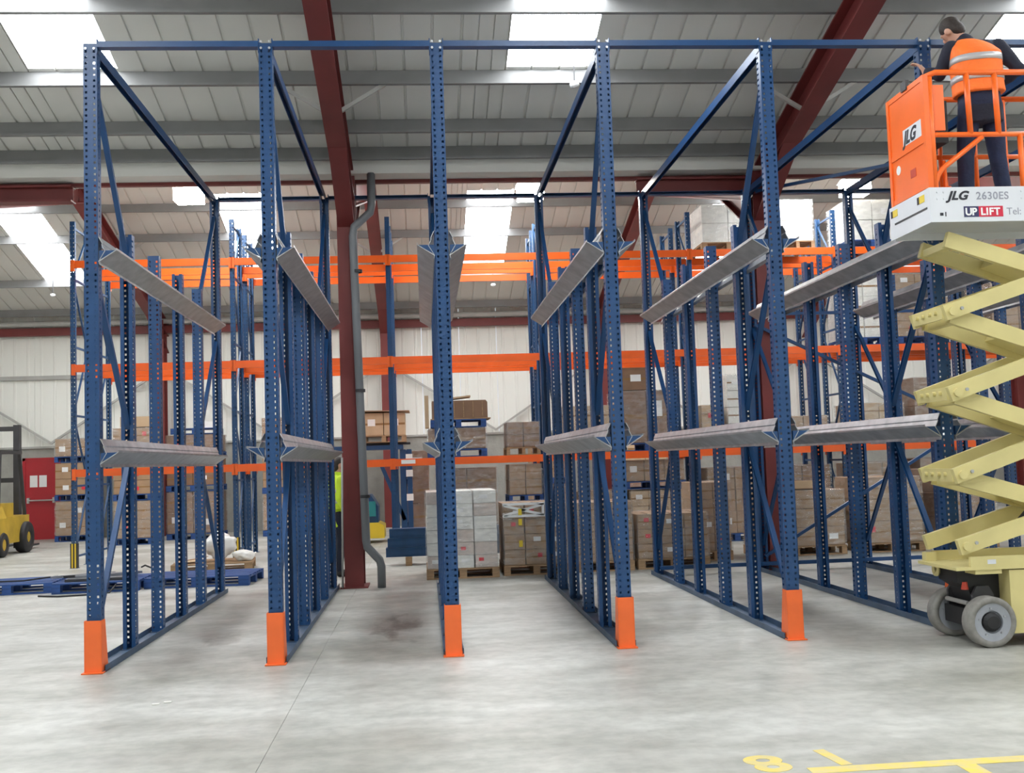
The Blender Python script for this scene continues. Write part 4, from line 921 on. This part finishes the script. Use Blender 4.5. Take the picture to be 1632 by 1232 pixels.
for z in (.85, 1.35, 1.68): MB().box(-.40,-.26,22.985,22.992,z,z+.14).build('white_plate', M_LABEL, t)
for x in (-1.6, -.5): MB().lathe([(.0,-.06),(.10,-.06),(.10,.06),(0,.06)], (x,23.0,.1), (0,1,0), 18).build('wheel', M_BLACK, t)
for y in (23.1, 23.5): MB().box(-1.35,-.3,y,y+.12,2.03,2.07).build('fork', M_DARK, t)
load(-1.30, -.38, 22.9, .9, 2.08, .62, 2, 2, 1, M_CARD3, 'pale load raised behind the red column', M_WOOD, labp=.3, wrap=False)
tag(MB().bar((-1.33,23.3,2.74), (-.30,23.3,2.72), .9, .02).build('cardboard_sheet', M_CARD, None, loc=V((-.8,23.3,2.72))), 'loose cardboard sheet on top of the raised pale load', 'cardboard')
# small carton beside the person
carton(-1.72, 19.2, 0, .5, .4, .45, M_CARD3, 'single pale carton on the floor left of the red column', 'cartons on the floor', True, 1)
# ------------------------------------------------------------------ forklift at the left edge
fx, fy0 = -9.14, 22.6
t = thing('forklift_truck', 'worn yellow forklift truck seen from behind at the left edge', 'forklift', (fx, fy0+1, 0))
MB().prism([(-.58,.22),(.58,.22),(.60,.40),(.60,.78),(.52,1.02),(-.52,1.02),(-.60,.78),(-.60,.40)], (fx,fy0,0), (1,0,0), (0,0,1), (0,.55,0)).build('counterweight', M_YELLOW, t)
MB().box(fx-.54,fx+.54,fy0+.55,fy0+2.0,.25,.80).build('chassis', M_YELLOW, t); MB().box(fx-.50,fx+.50,fy0+.45,fy0+1.2,.80,1.08).build('engine_hood', M_YELLOW, t)
MB().box(fx-.42,fx+.42,fy0-.012,fy0,.62,.72).build('grille', M_DARK, t); MB().box(fx-.35,fx+.1,fy0-.012,fy0,.82,.90).build('grille', M_DARK, t)
for s_ in (-1, 1):
    for y, rr in ((fy0+.38, .25), (fy0+1.75, .33)):
        wt = MB().lathe([(.12,-.11),(rr-.02,-.11),(rr,-.08),(rr,.08),(rr-.02,.11),(.12,.11)], (fx+s_*.52, y, rr), (1,0,0), 26).build('wheel', M_BLACK, t, True)
        MB().lathe([(0,-.09),(.13,-.09),(.13,.09),(0,.09)], (fx+s_*.52, y, rr), (1,0,0), 18).build('rim', M_YELLOW, wt)
    MB().bar((fx+s_*.50,fy0+.35,1.0), (fx+s_*.46,fy0+.55,2.12), .07, .07, (0,1,0)).build('guard_post', M_DARK, t); MB().bar((fx+s_*.50,fy0+1.85,.8), (fx+s_*.46,fy0+1.65,2.12), .06, .06, (0,1,0)).build('guard_post', M_DARK, t)
    MB().box(fx+s_*.46-.04,fx+s_*.46+.04,fy0+.5,fy0+1.7,2.10,2.17).build('roof_rail', M_DARK, t)
    MB().box(fx+s_*.26-.06,fx+s_*.26+.06,fy0+2.02,fy0+2.18,.08,2.75).build('mast_channel', M_DARK, t)
    MB().box(fx+s_*.25-.06,fx+s_*.25+.06,fy0+2.3,fy0+3.3,.06,.10).build('fork', M_DARK, t)
for k in range(6): MB().box(fx-.46,fx+.46,fy0+.55+.21*k,fy0+.60+.21*k,2.11,2.16).build('roof_bar', M_DARK, t)
for z in (.5, 1.5, 2.62): MB().box(fx-.3,fx+.3,fy0+2.05,fy0+2.15,z,z+.1).build('mast_crossbar', M_DARK, t)
st = MB().prism([(0,0),(.45,0),(.45,.10),(.12,.10),(.08,.55),(-.04,.55)], (fx-.25,fy0+.62,1.08), (0,1,0), (0,0,1), (.5,0,0)).build('seat', M_BLACK, t)
MB().ell((fx-.02,fy0+.48,1.30), (.16,.14,.22)).build('gas_bottle', M_RUST, t, True)

# ------------------------------------------------------------------ pendant detectors under the rooflights
for x, y, z, lab in ((1.90, 12.62, 6.05, 'small white detector hanging below the near middle rooflight'), (1.80, 26.65, 5.95, 'small white detector hanging below the far middle rooflight'), (-8.75, 26.65, 5.92, 'small white detector hanging below the far left rooflight')):
    t = thing('pendant_detector', lab, 'detector', (x, y, z), 'pendant detectors under the roof')
    MB().lathe([(0,-.04),(.05,-.03),(.06,0),(.05,.03),(0,.04)], (x,y,z), (0,0,1), 16).build('head', M_TEXTW, t, True)
    MB().tube([(x,y,z+.03),(x,y,rz(y)-.002)], .008, 6).build('cable', M_DARK, t)
